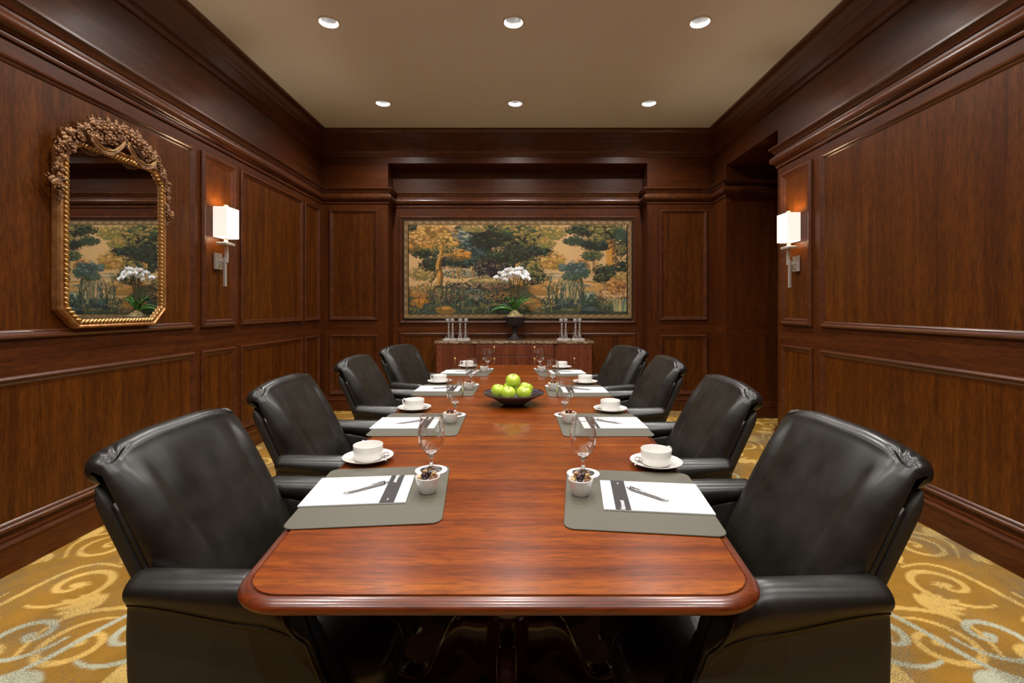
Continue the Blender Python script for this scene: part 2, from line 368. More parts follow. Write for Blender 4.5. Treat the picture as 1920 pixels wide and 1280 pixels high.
# cornice rail, crown, baseboards
rail = [(0, 2.515), (.010, 2.515), (.014, 2.53), (.010, 2.545), (.022, 2.552)] + [(.022+.030*math.sin(t), 2.590-.036*math.cos(t)) for t in [PI*i/10 for i in range(1, 10)]] + \
       [(.020, 2.632), (.020, 2.648), (.028, 2.652), (.034, 2.668), (.050, 2.684), (.058, 2.690), (.058, 2.704), (0, 2.708)]
crown = [(0, 3.085), (.008, 3.085), (.014, 3.10), (.014, 3.118), (.024, 3.135), (.030, 3.15), (.030, 3.235), (.036, 3.245), (.036, 3.26), (.044, 3.29), (.052, 3.318), (.052, 3.335), (.060, 3.36), (.074, 3.382), (.080, 3.388), (.080, 3.4095), (0, 3.4095)]
base = [(0, 0.001), (.020, .001), (.020, .128), (.026, .132), (.028, .140), (.024, .148), (.016, .152), (.014, .160), (.018, .166), (.016, .174), (0, .180)]
pathA = [(XR, YF), (XR, OP0), (PX, OP0)]
pathB = [(PX, OP1), (XR, OP1), (XR, YB), (NX1, YB), (NX1, YN), (NX0, YN), (NX0, YB), (XL, YB), (XL, YF)]
t = MB(); moulding(t, pathA, rail); struct(t.build('trim_1', MOULD, auto=35))
t = MB(); moulding(t, pathB, rail); struct(t.build('trim_2', MOULD, auto=35))
t = MB(); moulding(t, [(XR, YF), (XR, YB), (XL, YB), (XL, YF)], crown); struct(t.build('trim_3', MOULD, auto=35))
t = MB(); moulding(t, pathA, base); struct(t.build('baseboard_right', WOOD_HY, auto=35))
t = MB(); moulding(t, pathB, base); struct(t.build('baseboard_left', WOOD_HY, auto=35))
t = MB(); moulding(t, [(XL, YF), (XR, YF)], base); moulding(t, [(XL, YF), (XR, YF)], rail); struct(t.build('baseboard_front', WOOD_HX, auto=35))

# ================================================================ PAINTED CLOTH: carpet and tapestry (woven colours as vertex colours)
class Canvas:
    def __init__(s, W, H, px, ox, oy, base):          # px = size of a cell in canvas units
        s.W, s.H, s.px, s.ox, s.oy = W, H, px, ox, oy
        s.a = np.ones((H, W, 3), np.float32)*np.array(base, np.float32)
        s.X = (ox+(np.arange(W)+.5)*px).astype(np.float32); s.Y = (oy+(np.arange(H)+.5)*px).astype(np.float32)
    def win(s, x0, x1, y0, y1):
        i0 = max(0, int((x0-s.ox)/s.px)); i1 = min(s.W, int((x1-s.ox)/s.px)+2); j0 = max(0, int((y0-s.oy)/s.px)); j1 = min(s.H, int((y1-s.oy)/s.px)+2)
        return i0, i1, j0, j1
    def ell(s, cx, cy, rx, ry, col, ang=0, soft=.25, op=1.0):
        R = max(rx, ry)*1.05+s.px; i0, i1, j0, j1 = s.win(cx-R, cx+R, cy-R, cy+R)
        if i1 <= i0 or j1 <= j0: return
        dx = s.X[i0:i1][None, :]-cx; dy = s.Y[j0:j1][:, None]-cy; c, sn = math.cos(ang), math.sin(ang)
        q = np.sqrt(((dx*c+dy*sn)/rx)**2+((-dx*sn+dy*c)/ry)**2)
        m = np.clip((1-q)/soft, 0, 1)[..., None]*op
        s.a[j0:j1, i0:i1] = s.a[j0:j1, i0:i1]*(1-m)+np.array(col, np.float32)*m
    def stroke(s, pts, ws, col, op=1.0, soft=.35):
        n = len(pts)
        for i in range(n-1):
            (x0, y0), (x1, y1) = pts[i][:2], pts[i+1][:2]; L = math.hypot(x1-x0, y1-y0); w0 = ws[i]; w1 = ws[i+1]
            k = max(1, int(L/(max(min(w0, w1), s.px)*.45)))
            for j in range(k):
                t = j/k; w_ = w0+(w1-w0)*t; s.ell(x0+(x1-x0)*t, y0+(y1-y0)*t, max(w_, s.px*.6), max(w_, s.px*.6), col, soft=soft, op=op)
    def poly(s, fn, x0, x1, y0, y1, col, op=1.0):        # fn(X, Y) -> mask 0..1
        i0, i1, j0, j1 = s.win(x0, x1, y0, y1)
        m = fn(s.X[i0:i1][None, :], s.Y[j0:j1][:, None])[..., None]*op
        s.a[j0:j1, i0:i1] = s.a[j0:j1, i0:i1]*(1-m)+np.array(col, np.float32)*m
def lin(c): return tuple(((v/255+.055)/1.055)**2.4 if v > 10 else v/255/12.92 for v in c)
def colour_attr(me, arr):
    a = me.color_attributes.new('weave', 'FLOAT_COLOR', 'POINT'); n_ = arr.shape[0]*arr.shape[1]
    out = np.ones((n_, 4), np.float32); out[:, :3] = arr.reshape(-1, 3); a.data.foreach_set('color', out.ravel())
def grid_mesh(name, VX, VY, fn):
    """dense grid mesh by numpy; fn(X, Y) -> x, y, z arrays"""
    W, H = len(VX), len(VY); Xg, Yg = np.meshgrid(VX, VY); x, y, z = fn(Xg, Yg)
    co = np.stack([x, y, z], -1).reshape(-1, 3).astype(np.float32)
    i = np.arange(W-1)[None, :]+np.arange(H-1)[:, None]*W; q = np.stack([i, i+1, i+1+W, i+W], -1).reshape(-1).astype(np.int32)
    me = bpy.data.meshes.new(name); me.vertices.add(len(co)); me.vertices.foreach_set('co', co.ravel()); nf = (W-1)*(H-1)
    me.loops.add(nf*4); me.loops.foreach_set('vertex_index', q); me.polygons.add(nf)
    me.polygons.foreach_set('loop_start', np.arange(0, nf*4, 4, dtype=np.int32)); me.polygons.foreach_set('loop_total', np.full(nf, 4, np.int32))
    me.update(); me.validate(); return me

# ---- carpet
CP = .009; CY0 = .15; cw = int((PX-XL)/CP)+1; chh = int((6.12-CY0)/CP)+1
C_ = Canvas(cw, chh, CP, XL, CY0, (0, 0, 0))
GOLDC, CREAM, BLUE, SLATE, BEIGE = lin((160, 118, 44)), lin((218, 180, 100)), lin((186, 188, 164)), lin((96, 92, 66)), lin((176, 152, 104))
C_.a[:] = np.array(GOLDC, np.float32)
cxm = -.04
# the inner field and its border bands
C_.poly(lambda X, Y: (np.abs(X-cxm) < 1.36).astype(np.float32)+0*Y, XL, XR, 0, 6.2, lin((214, 180, 106)))
C_.poly(lambda X, Y: (np.abs(X-cxm) < 1.27).astype(np.float32)+0*Y, XL, XR, 0, 6.2, lin((166, 124, 50)))
C_.poly(lambda X, Y: (np.abs(X-cxm) < .62).astype(np.float32)+0*Y, XL, XR, 0, 6.2, lin((120, 100, 60)))
C_.poly(lambda X, Y: (np.abs(X-cxm) < .56).astype(np.float32)+0*Y, XL, XR, 0, 6.2, BEIGE)
def spiral(cx, cy, r0, turns, a0, hand, w0, col, tail=.0):
    pts, ws = [], []; n_ = int(26*turns)+6
    for i in range(n_):
        t = i/(n_-1); r = r0*(1-t)**.85*(.98)+r0*.12*t*(1-t); a = a0+hand*turns*2*PI*t
        pts.append((cx+r*math.cos(a), cy+r*math.sin(a))); ws.append(w0*.74*(.45+.9*math.sin(PI*min(1, t*1.05))**.7*(1-.45*t)))
    C_.stroke(pts, ws, col); C_.ell(pts[-1][0], pts[-1][1], w0*1.3, w0*1.1, col)
def leafc(x, y, ang, L, col, lobes=3):
    for k in range(lobes*2+1):
        f = (k-lobes)/(lobes+.01); a = ang+f*.95; l_ = L*(1-.45*abs(f)); C_.ell(x+math.cos(a)*l_*.5, y+math.sin(a)*l_*.5, l_*.52, L*.105, col, ang=a)
def scroll(x, y, ang, s, hand, col):
    R = lambda u, v: (x+s*(u*math.cos(ang)-hand*v*math.sin(ang)), y+s*(u*math.sin(ang)+hand*v*math.cos(ang)))
    c1, c2 = R(.17, .02), R(-.16, -.10)
    spiral(*c1, .150*s, 1.35, ang+hand*2.6, -hand, .020*s, col); spiral(*c2, .135*s, 1.35, ang+hand*.4, hand, .018*s, col)
    pts = [R(-.30+.05*i, .13*math.sin(i*.5)-.02) for i in range(13)]; C_.stroke(pts, [.007*s+.007*s*math.sin(PI*i/12) for i in range(13)], col)
    leafc(*R(-.06, .10), ang+hand*1.9, .17*s, col); leafc(*R(.30, -.10), ang-hand*.7, .16*s, col); leafc(*R(-.30, .06), ang+hand*2.7, .13*s, col, 2)
    leafc(*c1, ang+hand*.5, .06*s, col, 2)
for (x, y, ang) in ((2.6, 4.75, .4), (2.75, 5.3, 1.2), (3.3, 4.9, .8)): scroll(x, y, ang, 1.0, 1, CREAM)
for sgn in (-1, 1):                                      # the two side borders mirror each other
    for (x, y, ang, s, hand, col) in [(-1.7, .55, .4, 1.1, 1, CREAM), (-2.1, 1.0, 1.0, 1.1, -1, BLUE), (-1.65, 1.25, .8, 1.0, 1, CREAM), (-2.2, 1.5, .3, 1.0, 1, CREAM), (-2.15, .35, .9, 1.0, -1, CREAM), (-1.64, 2.02, 1.0, 1.15, 1, CREAM), (-1.66, 1.80, .35, 1.15, -1, BLUE), (-2.18, 2.10, .55, 1.15, -1, CREAM), (-2.22, 2.72, 1.3, 1.0, 1, CREAM), (-1.62, 2.62, .9, 1.0, 1, CREAM),
                                      (-1.95, 3.25, .2, 1.0, -1, CREAM), (-1.6, 3.45, 1.2, 1.0, 1, BLUE), (-2.2, 3.75, 1.0, 1.0, 1, CREAM), (-1.7, 4.15, .4, 1.0, -1, CREAM), (-2.1, 4.6, 1.1, 1.1, 1, CREAM),
                                      (-1.6, 4.85, .6, 1.0, -1, CREAM), (-2.0, 5.3, .3, 1.0, 1, CREAM), (-1.6, 5.6, 1.2, 1.0, -1, CREAM), (-2.2, 5.75, .8, .9, 1, CREAM)]:
        if sgn < 0: scroll(x, y, ang, s, hand, col)
        else: scroll(2*cxm-x, y, PI-ang, s, -hand, col)
for k in range(-4, 16):                                      # dark leafy flowers of the middle field
    y = 1.62+k*.30
    for sgn in (-1, 1):
        C_.ell(cxm+sgn*.26, y+.05, .13, .065, SLATE, ang=sgn*(.7 if k % 2 else -.6)); C_.ell(cxm+sgn*.07, y, .045, .032, SLATE)
        C_.ell(cxm+sgn*.44, y+.16, .07, .05, SLATE); scroll(cxm+sgn*.95, y+.1*(k % 2), 1.0*k, .62, sgn, CREAM) if k % 2 == 0 else None
me = grid_mesh('floor', C_.X, C_.Y, lambda X, Y: (X+0, Y+0, X*0)); colour_attr(me, C_.a)
m, n, l, b = newmat('woven_carpet'); CARPET = m
at = n.new('ShaderNodeVertexColor'); at.layer_name = 'weave'
o1 = noise(n, l, texc(n, l, (1, 1, 1)), 1.6, 4, .65, .4); o2 = noise(n, l, texc(n, l, (1.0, 1.4, 1)), 150, 2, .6)
ad = n.new('ShaderNodeMath'); ad.operation = 'MULTIPLY_ADD'; ad.inputs[1].default_value = .9; l.new(o1.outputs[0], ad.inputs[0]); l.new(o2.outputs[0], ad.inputs[2])
rs = ramp(n, [(.97, (0, 0, 0)), (1.0, (1, 1, 1))]); rs.color_ramp.elements[0].position = .93
sb = n.new('ShaderNodeMath'); sb.operation = 'MULTIPLY'; sb.inputs[1].default_value = .92; l.new(ad.outputs[0], sb.inputs[0])
rs.color_ramp.elements[0].position = .885; rs.color_ramp.elements[1].position = .96; l.new(sb.outputs[0], rs.inputs[0])
sf = n.new('ShaderNodeMath'); sf.operation = 'MULTIPLY'; sf.inputs[1].default_value = .8; l.new(rs.outputs[0], sf.inputs[0])
c = mixc(n, l, at.outputs[0], (.15, .135, .095), sf.outputs[0])
o3 = noise(n, l, texc(n, l, (1, 1, 1)), 320, 2, .6); r3 = ramp(n, [(.35, (.72, .70, .66)), (.65, (1.2, 1.2, 1.2))]); l.new(o3.outputs[0], r3.inputs[0])
c = mixc(n, l, c, r3.outputs[0], None, 'MULTIPLY', .8)
o4 = noise(n, l, texc(n, l, (1, 1.2, 1)), 3.0, 4, .6, .5); r4 = ramp(n, [(.3, (.78, .74, .66)), (.65, (1.1, 1.1, 1.1))]); l.new(o4.outputs[0], r4.inputs[0])
c = mixc(n, l, c, r4.outputs[0], None, 'MULTIPLY', .8)
l.new(c, b.inputs['Base Color']); setp(b, rough=.95, spec=.15); bump(n, l, b, o3.outputs[0], .5, .004)
me.materials.append(CARPET)
fl = bpy.data.objects.new('floor', me); COL.objects.link(fl); struct(fl)
CARPET2 = plain('plain_carpet', lin((176, 124, 44)), .95)
f2 = MB(); yy = float(C_.Y[0]); xx0, xx1 = float(C_.X[0]), float(C_.X[-1])
f2.quad((XL, YF, 0), (XR, YF, 0), (XR, yy, 0), (XL, yy, 0)); f2.quad((XL, yy, 0), (xx0, yy, 0), (xx0, 6.12, 0), (XL, 6.12, 0))
o = f2.build('floor_margin', CARPET2, fl, fix=False); struct(o)

# ---- tapestry: canvas units = pixels of its face (428 x 185), y down
T_ = Canvas(856, 370, .5, 0, 0, lin((206, 168, 116)))
IX, IY, IW, IH = 10.5, 9.5, 406.5, 166
t_rand = random.Random(5)
def jit(c, k=14): return lin(tuple(max(4, min(250, v+t_rand.uniform(-k, k))) for v in c))
DK, DG, BG, GB, OL, GO, OR, TA, RD, LB = (46, 46, 38), (62, 70, 52), (70, 86, 80), (108, 116, 106), (116, 108, 64), (188, 142, 76), (196, 132, 58), (206, 172, 120), (146, 84, 62), (104, 122, 112)
# sky streaks and far water
for i in range(140):
    y = IY+t_rand.uniform(0, 105); x = IX+t_rand.uniform(0, IW); T_.ell(x, y, t_rand.uniform(8, 30), .6, jit(t_rand.choice([(186, 150, 110), (216, 182, 134), (170, 138, 110)])), op=.55)
def mass(cx, cy, rx, ry, lo, mid, hi, n_=None, ls=3.2, edge=True):
    """a tree crown: rounded leaf clumps, each lit on its upper side and dark underneath, ragged leaves round the edge"""
    cx += IX; cy += IY
    for k in range(int((rx+ry)*2.6)):                   # ragged leaf fringe
        a = t_rand.uniform(0, 2*PI); r = t_rand.uniform(.92, 1.12)
        T_.ell(cx+rx*r*math.cos(a), cy+ry*r*math.sin(a), 2.3*t_rand.uniform(.5, 1), .95, jit(lo if math.sin(a) > -.3 else mid, 10), ang=a+t_rand.uniform(-.6, .6), soft=.4)
    T_.ell(cx, cy, rx*.95, ry*.95, lin(lo), soft=.25)
    cs = min(6.5, max(2.6, ry*.42)); num = int(rx*ry/(cs*cs)*2.4)+4; P_ = []
    for k in range(num):
        a = t_rand.uniform(0, 2*PI); r = t_rand.random()**.5*.92; P_.append((cy+ry*r*math.sin(a), cx+rx*r*math.cos(a)))
    for (y, x) in sorted(P_):
        v = (cy-y)/ry; s_ = cs*t_rand.uniform(.65, 1.1); up = v*.5+t_rand.uniform(-.35, .35)
        c0 = lo; c1 = mid if up > -.35 else lo; c2 = hi if up > .02 else mid
        T_.ell(x, y, s_*1.15, s_*.8, jit(c0, 8), soft=.5); T_.ell(x-.3, y-s_*.22, s_*.95, s_*.55, jit(c1, 8), soft=.6)
        if up > -.3: T_.ell(x-.4, y-s_*.42, s_*.75, s_*.30, jit(c2, 10), soft=.6)
        for j in range(4):                              # scalloped leaf tips
            a = t_rand.uniform(0, PI); T_.ell(x+s_*1.0*math.cos(a), y+s_*.7*math.sin(a), 1.5, .75, jit(c0 if j % 2 else c1, 10), ang=a, soft=.4)
        for j in range(2):
            a = t_rand.uniform(-PI, 0); T_.ell(x+s_*.7*math.cos(a), y-s_*.25+s_*.4*math.sin(a), 1.1, .5, jit(c2, 14), ang=a+1.2, soft=.4)
def speck(cx, cy, rx, ry, cols, n_, s0=.6, s1=1.8):
    for k in range(n_):
        a = t_rand.uniform(0, 2*PI); r = t_rand.random()**.5
        T_.ell(IX+cx+rx*r*math.cos(a), IY+cy+ry*r*math.sin(a), t_rand.uniform(s0, s1), t_rand.uniform(s0, s1)*.55, jit(t_rand.choice(cols), 12), ang=t_rand.uniform(0, PI), soft=.5)
def trunk(pts, w0, w1, hi, lo):
    P = [(IX+x, IY+y) for x, y in pts]; P = [tuple(p) for p in catmull([(x, y, 0) for x, y in P], 8)]; n_ = len(P)
    W = [w0+(w1-w0)*i/(n_-1) for i in range(n_)]
    T_.stroke([(p[0]+.25*W[i], p[1]) for i, p in enumerate(P)], [v*.55 for v in W], lin(lo)); T_.stroke([(p[0]-.2*W[i], p[1]) for i, p in enumerate(P)], [v*.42 for v in W], lin(hi))
    for k in range(n_*3):
        i = t_rand.randrange(n_-1); T_.ell(P[i][0]+t_rand.uniform(-.5, .5)*W[i], P[i][1], .45, 2.8, jit(t_rand.choice([hi, lo, (110, 78, 44), (216, 170, 104)])), soft=.6, op=.8)
def blade(x, y, dx, h, w_, c):
    pts = catmull([(IX+x, IY+y, 0), (IX+x+dx*.15, IY+y-h*.6, 0), (IX+x+dx*.55, IY+y-h*.97, 0), (IX+x+dx*.95, IY+y-h*.95, 0), (IX+x+dx*1.2, IY+y-h*.78, 0)], 6); n_ = len(pts)
    T_.stroke([tuple(p) for p in pts], [w_*(1-.65*i/n_) for i in range(n_)], jit(c, 8))
def mound(cx, cy, rx, ry, top, body, n_=60):
    T_.ell(IX+cx, IY+cy, rx*1.03, ry*1.05, lin(DK), soft=.15); T_.ell(IX+cx, IY+cy+.4, rx, ry, lin(body), soft=.2); T_.ell(IX+cx-rx*.1, IY+cy-ry*.35, rx*.8, ry*.45, lin(top), soft=.6)
    for k in range(n_):
        a = t_rand.uniform(-PI, 0); r = t_rand.uniform(.3, 1); T_.ell(IX+cx+rx*r*math.cos(a), IY+cy+ry*r*math.sin(a), t_rand.uniform(1.5, 4), .5, jit(t_rand.choice([top, body, DK])), ang=-.5*math.cos(a)-.1, soft=.6, op=.8)
# distance
mass(265, 66, 26, 17, (140, 108, 56), (182, 142, 76), (216, 176, 108)); mass(22, 90, 24, 12, (120, 106, 64), (160, 132, 80), TA)
T_.ell(IX+300, IY+97, 60, 7, lin((176, 150, 112)), soft=.5)
for i in range(26): T_.ell(IX+275+t_rand.uniform(-30, 40), IY+94+t_rand.uniform(-5, 6), 12, .6, jit(t_rand.choice([(214, 186, 144), (130, 128, 110)])), op=.7)
mass(287, 79, 7, 7, BG, GB, GB); mass(332, 76, 18, 18, (160, 116, 66), (204, 156, 92), TA)
# wood behind the left and middle
mass(120, 8, 34, 12, DK, DG, OL); mass(148, 44, 60, 40, DK, DG, DG); mass(196, 30, 40, 26, DK, DG, OL); mass(205, 72, 40, 18, DK, DG, OL)
mass(102, 24, 26, 17, BG, GB, (170, 162, 136)); mass(116, 48, 30, 20, (54, 64, 56), BG, GB); mass(96, 70, 38, 10, DK, BG, BG); mass(96, 90, 46, 8, (92, 92, 78), (150, 142, 114), (204, 172, 132), ls=2.2)
speck(110, 92, 50, 7, [TA, GB, DK, (120, 110, 90)], 200)
for x in (82, 90, 96, 118): trunk([(x, 78), (x+1, 98)], 2, 2.6, (176, 132, 76), (110, 80, 48))
# left tree
mass(30, 50, 26, 12, DK, DG, OL); mass(44, 74, 24, 12, DK, DG, BG); mass(72, 66, 28, 9, DK, DG, BG); mass(4, 44, 8, 8, DK, OL, GO)
mass(46, 14, 42, 15, (128, 96, 52), GO, (218, 178, 112)); mass(10, 28, 18, 20, (124, 94, 52), GO, (216, 174, 108)); mass(68, 33, 26, 12, (96, 84, 48), GO, (218, 172, 100)); mass(34, 38, 16, 7, OL, OR, GO); mass(92, 56, 24, 10, (104, 86, 46), OR, (218, 164, 92))
mass(60, 46, 22, 7, DG, OL, GO); mass(6, 4, 8, 8, DK, DG, OL)
trunk([(62, 38), (59, 58), (54, 76), (58, 94), (55, 118)], 5, 10, (196, 144, 72), (104, 76, 38)); trunk([(58, 62), (70, 56), (84, 54)], 2.4, 1.4, (170, 120, 60), (90, 66, 34)); trunk([(53, 84), (47, 98), (38, 106)], 3.5, 5, (90, 84, 50), (52, 54, 38))
# dark leafy trees of the centre left
mass(144, 22, 30, 22, DK, (54, 54, 42), (90, 86, 54)); mass(122, 5, 24, 8, OL, (160, 128, 74), TA); mass(152, 78, 30, 20, (44, 40, 42), (58, 56, 48), (90, 84, 62)); speck(150, 76, 34, 18, [(206, 172, 124), DK, (60, 52, 56)], 260, .5, 1.3)
speck(178, 46, 26, 7, [TA, (218, 178, 124), DK, DG], 260, .6, 1.8); mass(176, 58, 40, 9, DK, DG, (96, 104, 66)); mass(180, 14, 20, 16, DK, DG, OL)
# centre tree
trunk([(194, 36), (198, 54), (205, 70), (209, 104), (216, 132)], 6, 18, (182, 138, 78), (104, 74, 44)); trunk([(210, 122), (228, 134), (250, 148)], 12, 8, (190, 130, 62), (126, 84, 42)); trunk([(202, 66), (214, 58), (226, 56)], 3, 2, (184, 132, 66), (100, 70, 34))
mass(214, 12, 46, 14, DG, OL, (190, 152, 84)); mass(226, 28, 34, 13, DK, OL, (176, 144, 78)); mass(198, 42, 24, 12, DK, DG, OL); mass(204, 58, 26, 12, DK, DG, DG); mass(246, 47, 22, 11, DK, DG, BG); mass(270, 14, 24, 13, OL, (160, 132, 72), (206, 170, 104)); mass(256, 34, 18, 8, OL, (150, 128, 70), GO)
mass(226, 84, 24, 16, DG, OL, (170, 140, 76)); mass(240, 103, 26, 14, DK, DG, OL); speck(240, 98, 30, 24, [DK, GO, TA, DG], 240)
for i in range(26): T_.ell(IX+190+t_rand.uniform(-8, 24), IY+112+t_rand.uniform(-18, 24), .9, 9, jit(t_rand.choice([(112, 82, 54), (160, 120, 78), (80, 62, 44)])), soft=.6)
# right trees
mass(316, 84, 22, 17, (64, 78, 66), BG, LB); mass(302, 96, 14, 9, DG, BG, GB)
trunk([(376, 34), (377, 56), (379, 84)], 15, 17, (196, 140, 66), (132, 90, 46)); trunk([(341, 64), (345, 90), (350, 112), (358, 146)], 6, 12, (196, 160, 106), (128, 100, 64)); trunk([(346, 84), (352, 70), (358, 62)], 3, 1.5, (186, 150, 100), (116, 90, 54))
mass(330, 9, 36, 12, DK, DG, OL); mass(312, 30, 22, 8, DG, DG, BG); mass(368, 14, 36, 18, DK, OL, (160, 142, 84)); mass(349, 38, 28, 10, DK, (50, 56, 48), BG); mass(352, 26, 16, 8, DG, OL, (170, 140, 78)); mass(396, 24, 14, 22, DG, DG, BG); mass(342, 57, 20, 9, DG, (92, 100, 62), OL)
mass(374, 84, 30, 10, DK, DG, BG); mass(368, 99, 24, 9, DK, DG, OL); speck(394, 62, 14, 34, [DK, DK, TA, OL, DG], 420, .8, 2.4); mass(396, 48, 10, 10, DK, OL, OL); mass(398, 76, 9, 12, DK, DG, TA)
mass(390, 114, 19, 15, (110, 72, 48), (180, 124, 66), (210, 160, 92), ls=2.4); mass(396, 96, 11, 8, OL, (170, 132, 70), TA); speck(388, 112, 20, 16, [DK, OR, RD, TA], 200)
# slopes
mound(332, 115, 40, 11, (206, 164, 104), (184, 140, 82), 90); T_.ell(IX+316, IY+111, 32, 3.5, lin(LB), ang=.12, soft=.5); T_.poly(lambda X, Y: np.clip(1-np.abs((Y-(IY+118))/16), 0, 1)*np.clip(1-np.abs((X-(IX+292))/44), 0, 1)*1.6, IX+240, IX+345, IY+98, IY+140, lin((190, 158, 112)), op=.6)
T_.poly(lambda X, Y: np.clip((Y-(IY+112))/6, 0, 1)*np.clip((IX+246-X)/20, 0, 1), IX, IX+246, IY+108, IY+IH+2, lin((82, 86, 62)), op=1)
T_.poly(lambda X, Y: np.clip((Y-(IY+133))/6, 0, 1)*1.0+0*X, IX, IX+IW, IY+125, IY+IH+2, lin((64, 74, 62)), op=1)
mound(152, 106, 44, 9, (190, 162, 104), (122, 112, 72), 110); mound(176, 117, 40, 8, (170, 132, 76), (96, 88, 58), 90); mound(56, 124, 66, 9, (164, 146, 96), (84, 94, 70), 90); mound(250, 120, 30, 12, (196, 146, 82), (150, 112, 62)); mass(262, 114, 16, 9, (140, 108, 60), GO, TA)
mass(150, 116, 44, 8, (60, 56, 52), (104, 88, 66), (170, 130, 96)); mass(100, 114, 30, 7, DK, (80, 76, 66), TA); speck(150, 118, 60, 9, [OL, DG, TA, RD, DK], 60)
for (x, y, rx, ry, a_, b2) in [(20, 128, 22, 9, (180, 136, 76), (150, 108, 58)), (24, 145, 24, 11, OR, (150, 104, 50)), (46, 152, 20, 8, BG, DG), (8, 159, 14, 8, OL, DG), (69, 158, 22, 9, (196, 142, 66), (124, 96, 50)), (96, 148, 20, 11, BG, DG), (118, 158, 26, 9, OL, DG),
                               (150, 150, 28, 8, OL, (84, 78, 50)), (172, 159, 34, 9, DG, (46, 52, 44)), (206, 156, 24, 9, OL, DG), (226, 144, 24, 9, (184, 140, 76), (140, 104, 56)), (244, 154, 24, 10, (176, 126, 64), (116, 90, 50)), (266, 154, 24, 10, BG, DG),
                               (289, 148, 24, 10, (78, 92, 88), (50, 60, 58)), (300, 160, 22, 7, OL, DG), (322, 150, 20, 9, BG, DG), (344, 160, 28, 12, (82, 94, 88), (46, 52, 50)), (370, 152, 22, 12, (92, 102, 76), DG), (390, 160, 18, 9, OL, DG), (402, 146, 10, 14, BG, DG)]:
    mound(x, y, rx, ry, a_, b2, 50)
mass(120, 132, 22, 12, DG, BG, GB); mass(98, 128, 18, 9, DG, (90, 98, 72), LB); mass(140, 140, 22, 8, DK, BG, LB); mass(170, 136, 30, 9, DK, (90, 82, 56), (180, 130, 80)); mass(336, 134, 22, 9, DG, LB, (186, 182, 144)); mass(66, 136, 30, 9, DK, (100, 96, 76), (190, 130, 100)); mass(30, 118, 26, 7, OL, (180, 136, 84), TA)
speck(36, 122, 38, 14, [(196, 144, 116), OR, GO, DG, DK, (180, 120, 92)], 200, .6, 2.2); speck(90, 132, 44, 18, [DK, DG, TA, GO, RD, BG], 180, .6, 2.0); speck(160, 132, 46, 16, [DK, DG, GO, RD, OL], 180, .6, 2.0); speck(240, 146, 40, 12, [GO, OR, DG, DK, TA], 240, .6, 2.0)
speck(378, 132, 30, 16, [OR, DG, TA, DK, RD], 320, .6, 2.2); speck(200, 156, 200, 9, [BG, DG, OL, GB, DK], 200, .6, 2.2)
for i in range(60): blade(t_rand.uniform(256, 330), t_rand.uniform(136, 150), t_rand.choice([-1, 1])*t_rand.uniform(5, 17), t_rand.uniform(22, 50), 1.0, t_rand.choice([DG, DG, (74, 86, 66), (98, 104, 74), DK, BG, (150, 140, 104)]))
for i in range(44): blade(t_rand.uniform(36, 100), t_rand.uniform(130, 154), t_rand.choice([-1, 1])*t_rand.uniform(5, 20), t_rand.uniform(14, 38), 1.0, t_rand.choice([DK, DG, (80, 74, 58), (120, 110, 76)]))
for i in range(70): blade(t_rand.uniform(4, 400), t_rand.uniform(146, 165), t_rand.choice([-1, 1])*t_rand.uniform(4, 12), t_rand.uniform(6, 15), 1.0, t_rand.choice([DK, DG, BG, OL, (120, 116, 80)]))
for i in range(9): blade(384+i*2.6, 160, (i-4)*3.4, 22, 1.6, t_rand.choice([LB, TA, (150, 150, 108)]))
# woven border over the edges
brd = T_.a.copy(); Xg, Yg = np.meshgrid(T_.X, T_.Y); inside = (Xg > IX) & (Xg < IX+IW) & (Yg > IY) & (Yg < IY+IH)
d_ = np.minimum.reduce([Xg, 428-Xg, Yg, 185-Yg]); tw = np.sin((Xg+Yg)*.42+np.sin(d_*.8)*1.6); tw2 = np.sin((Xg-Yg)*1.6)
bc = np.where(tw[..., None] > .2, np.array(lin((148, 122, 86))), np.where(tw2[..., None] > 0, np.array(lin((124, 88, 66))), np.array(lin((116, 100, 68)))))
bc = np.where((d_ < 2.2)[..., None], np.array(lin((56, 46, 26))), bc); bc = np.where((d_ > 7.6)[..., None], np.array(lin((120, 96, 60))), bc); bc = np.where((d_ > 8.9)[..., None], np.array(lin((34, 28, 20))), bc)
T_.a = np.where(inside[..., None], T_.a, bc).astype(np.float32)
T_.a *= (1+.10*np.sin(Yg*2*PI/1.0)+rng.normal(0, .05, Xg.shape))[..., None]; T_.a = np.clip(T_.a, 0, 1)
TX0, TX1, TZ1, TZ0 = -1.471, 1.417, 2.357, 1.108
me = grid_mesh('cloth', T_.X, T_.Y, lambda X, Y: (TX0+(X/428)*(TX1-TX0), YN-.024+.0015*np.sin(X*.09)*np.sin(Y*.05), TZ1-(Y/185)*(TZ1-TZ0))); colour_attr(me, T_.a)
m, n, l, b = newmat('woven_tapestry'); at = n.new('ShaderNodeVertexColor'); at.layer_name = 'weave'; l.new(at.outputs[0], b.inputs['Base Color']); setp(b, rough=.9, spec=.2)
nz = noise(n, l, texc(n, l, (1, 1, 1)), 160, 2); bump(n, l, b, nz.outputs[0], .2, .002); me.materials.append(m)
tap = empty('tapestry', ((TX0+TX1)/2, YN-.02, TZ0), 0, 'large woven verdure tapestry of trees and reeds hanging in the end wall niche', 'tapestry')
def par(o, p): o.parent = p; o.matrix_parent_inverse = Matrix.Translation(-p.location) if p.rotation_euler.z == 0 else p.matrix_basis.inverted(); return o
co = bpy.data.objects.new('cloth', me); COL.objects.link(co); par(co, tap)
sb_ = MB(); sb_.box(TX0-.004, TX1+.004, YN-.0215, YN-.001, TZ0-.004, TZ1+.004); par(sb_.build('stretcher', plain('dark_backing', (.03, .022, .014), .8)), tap)

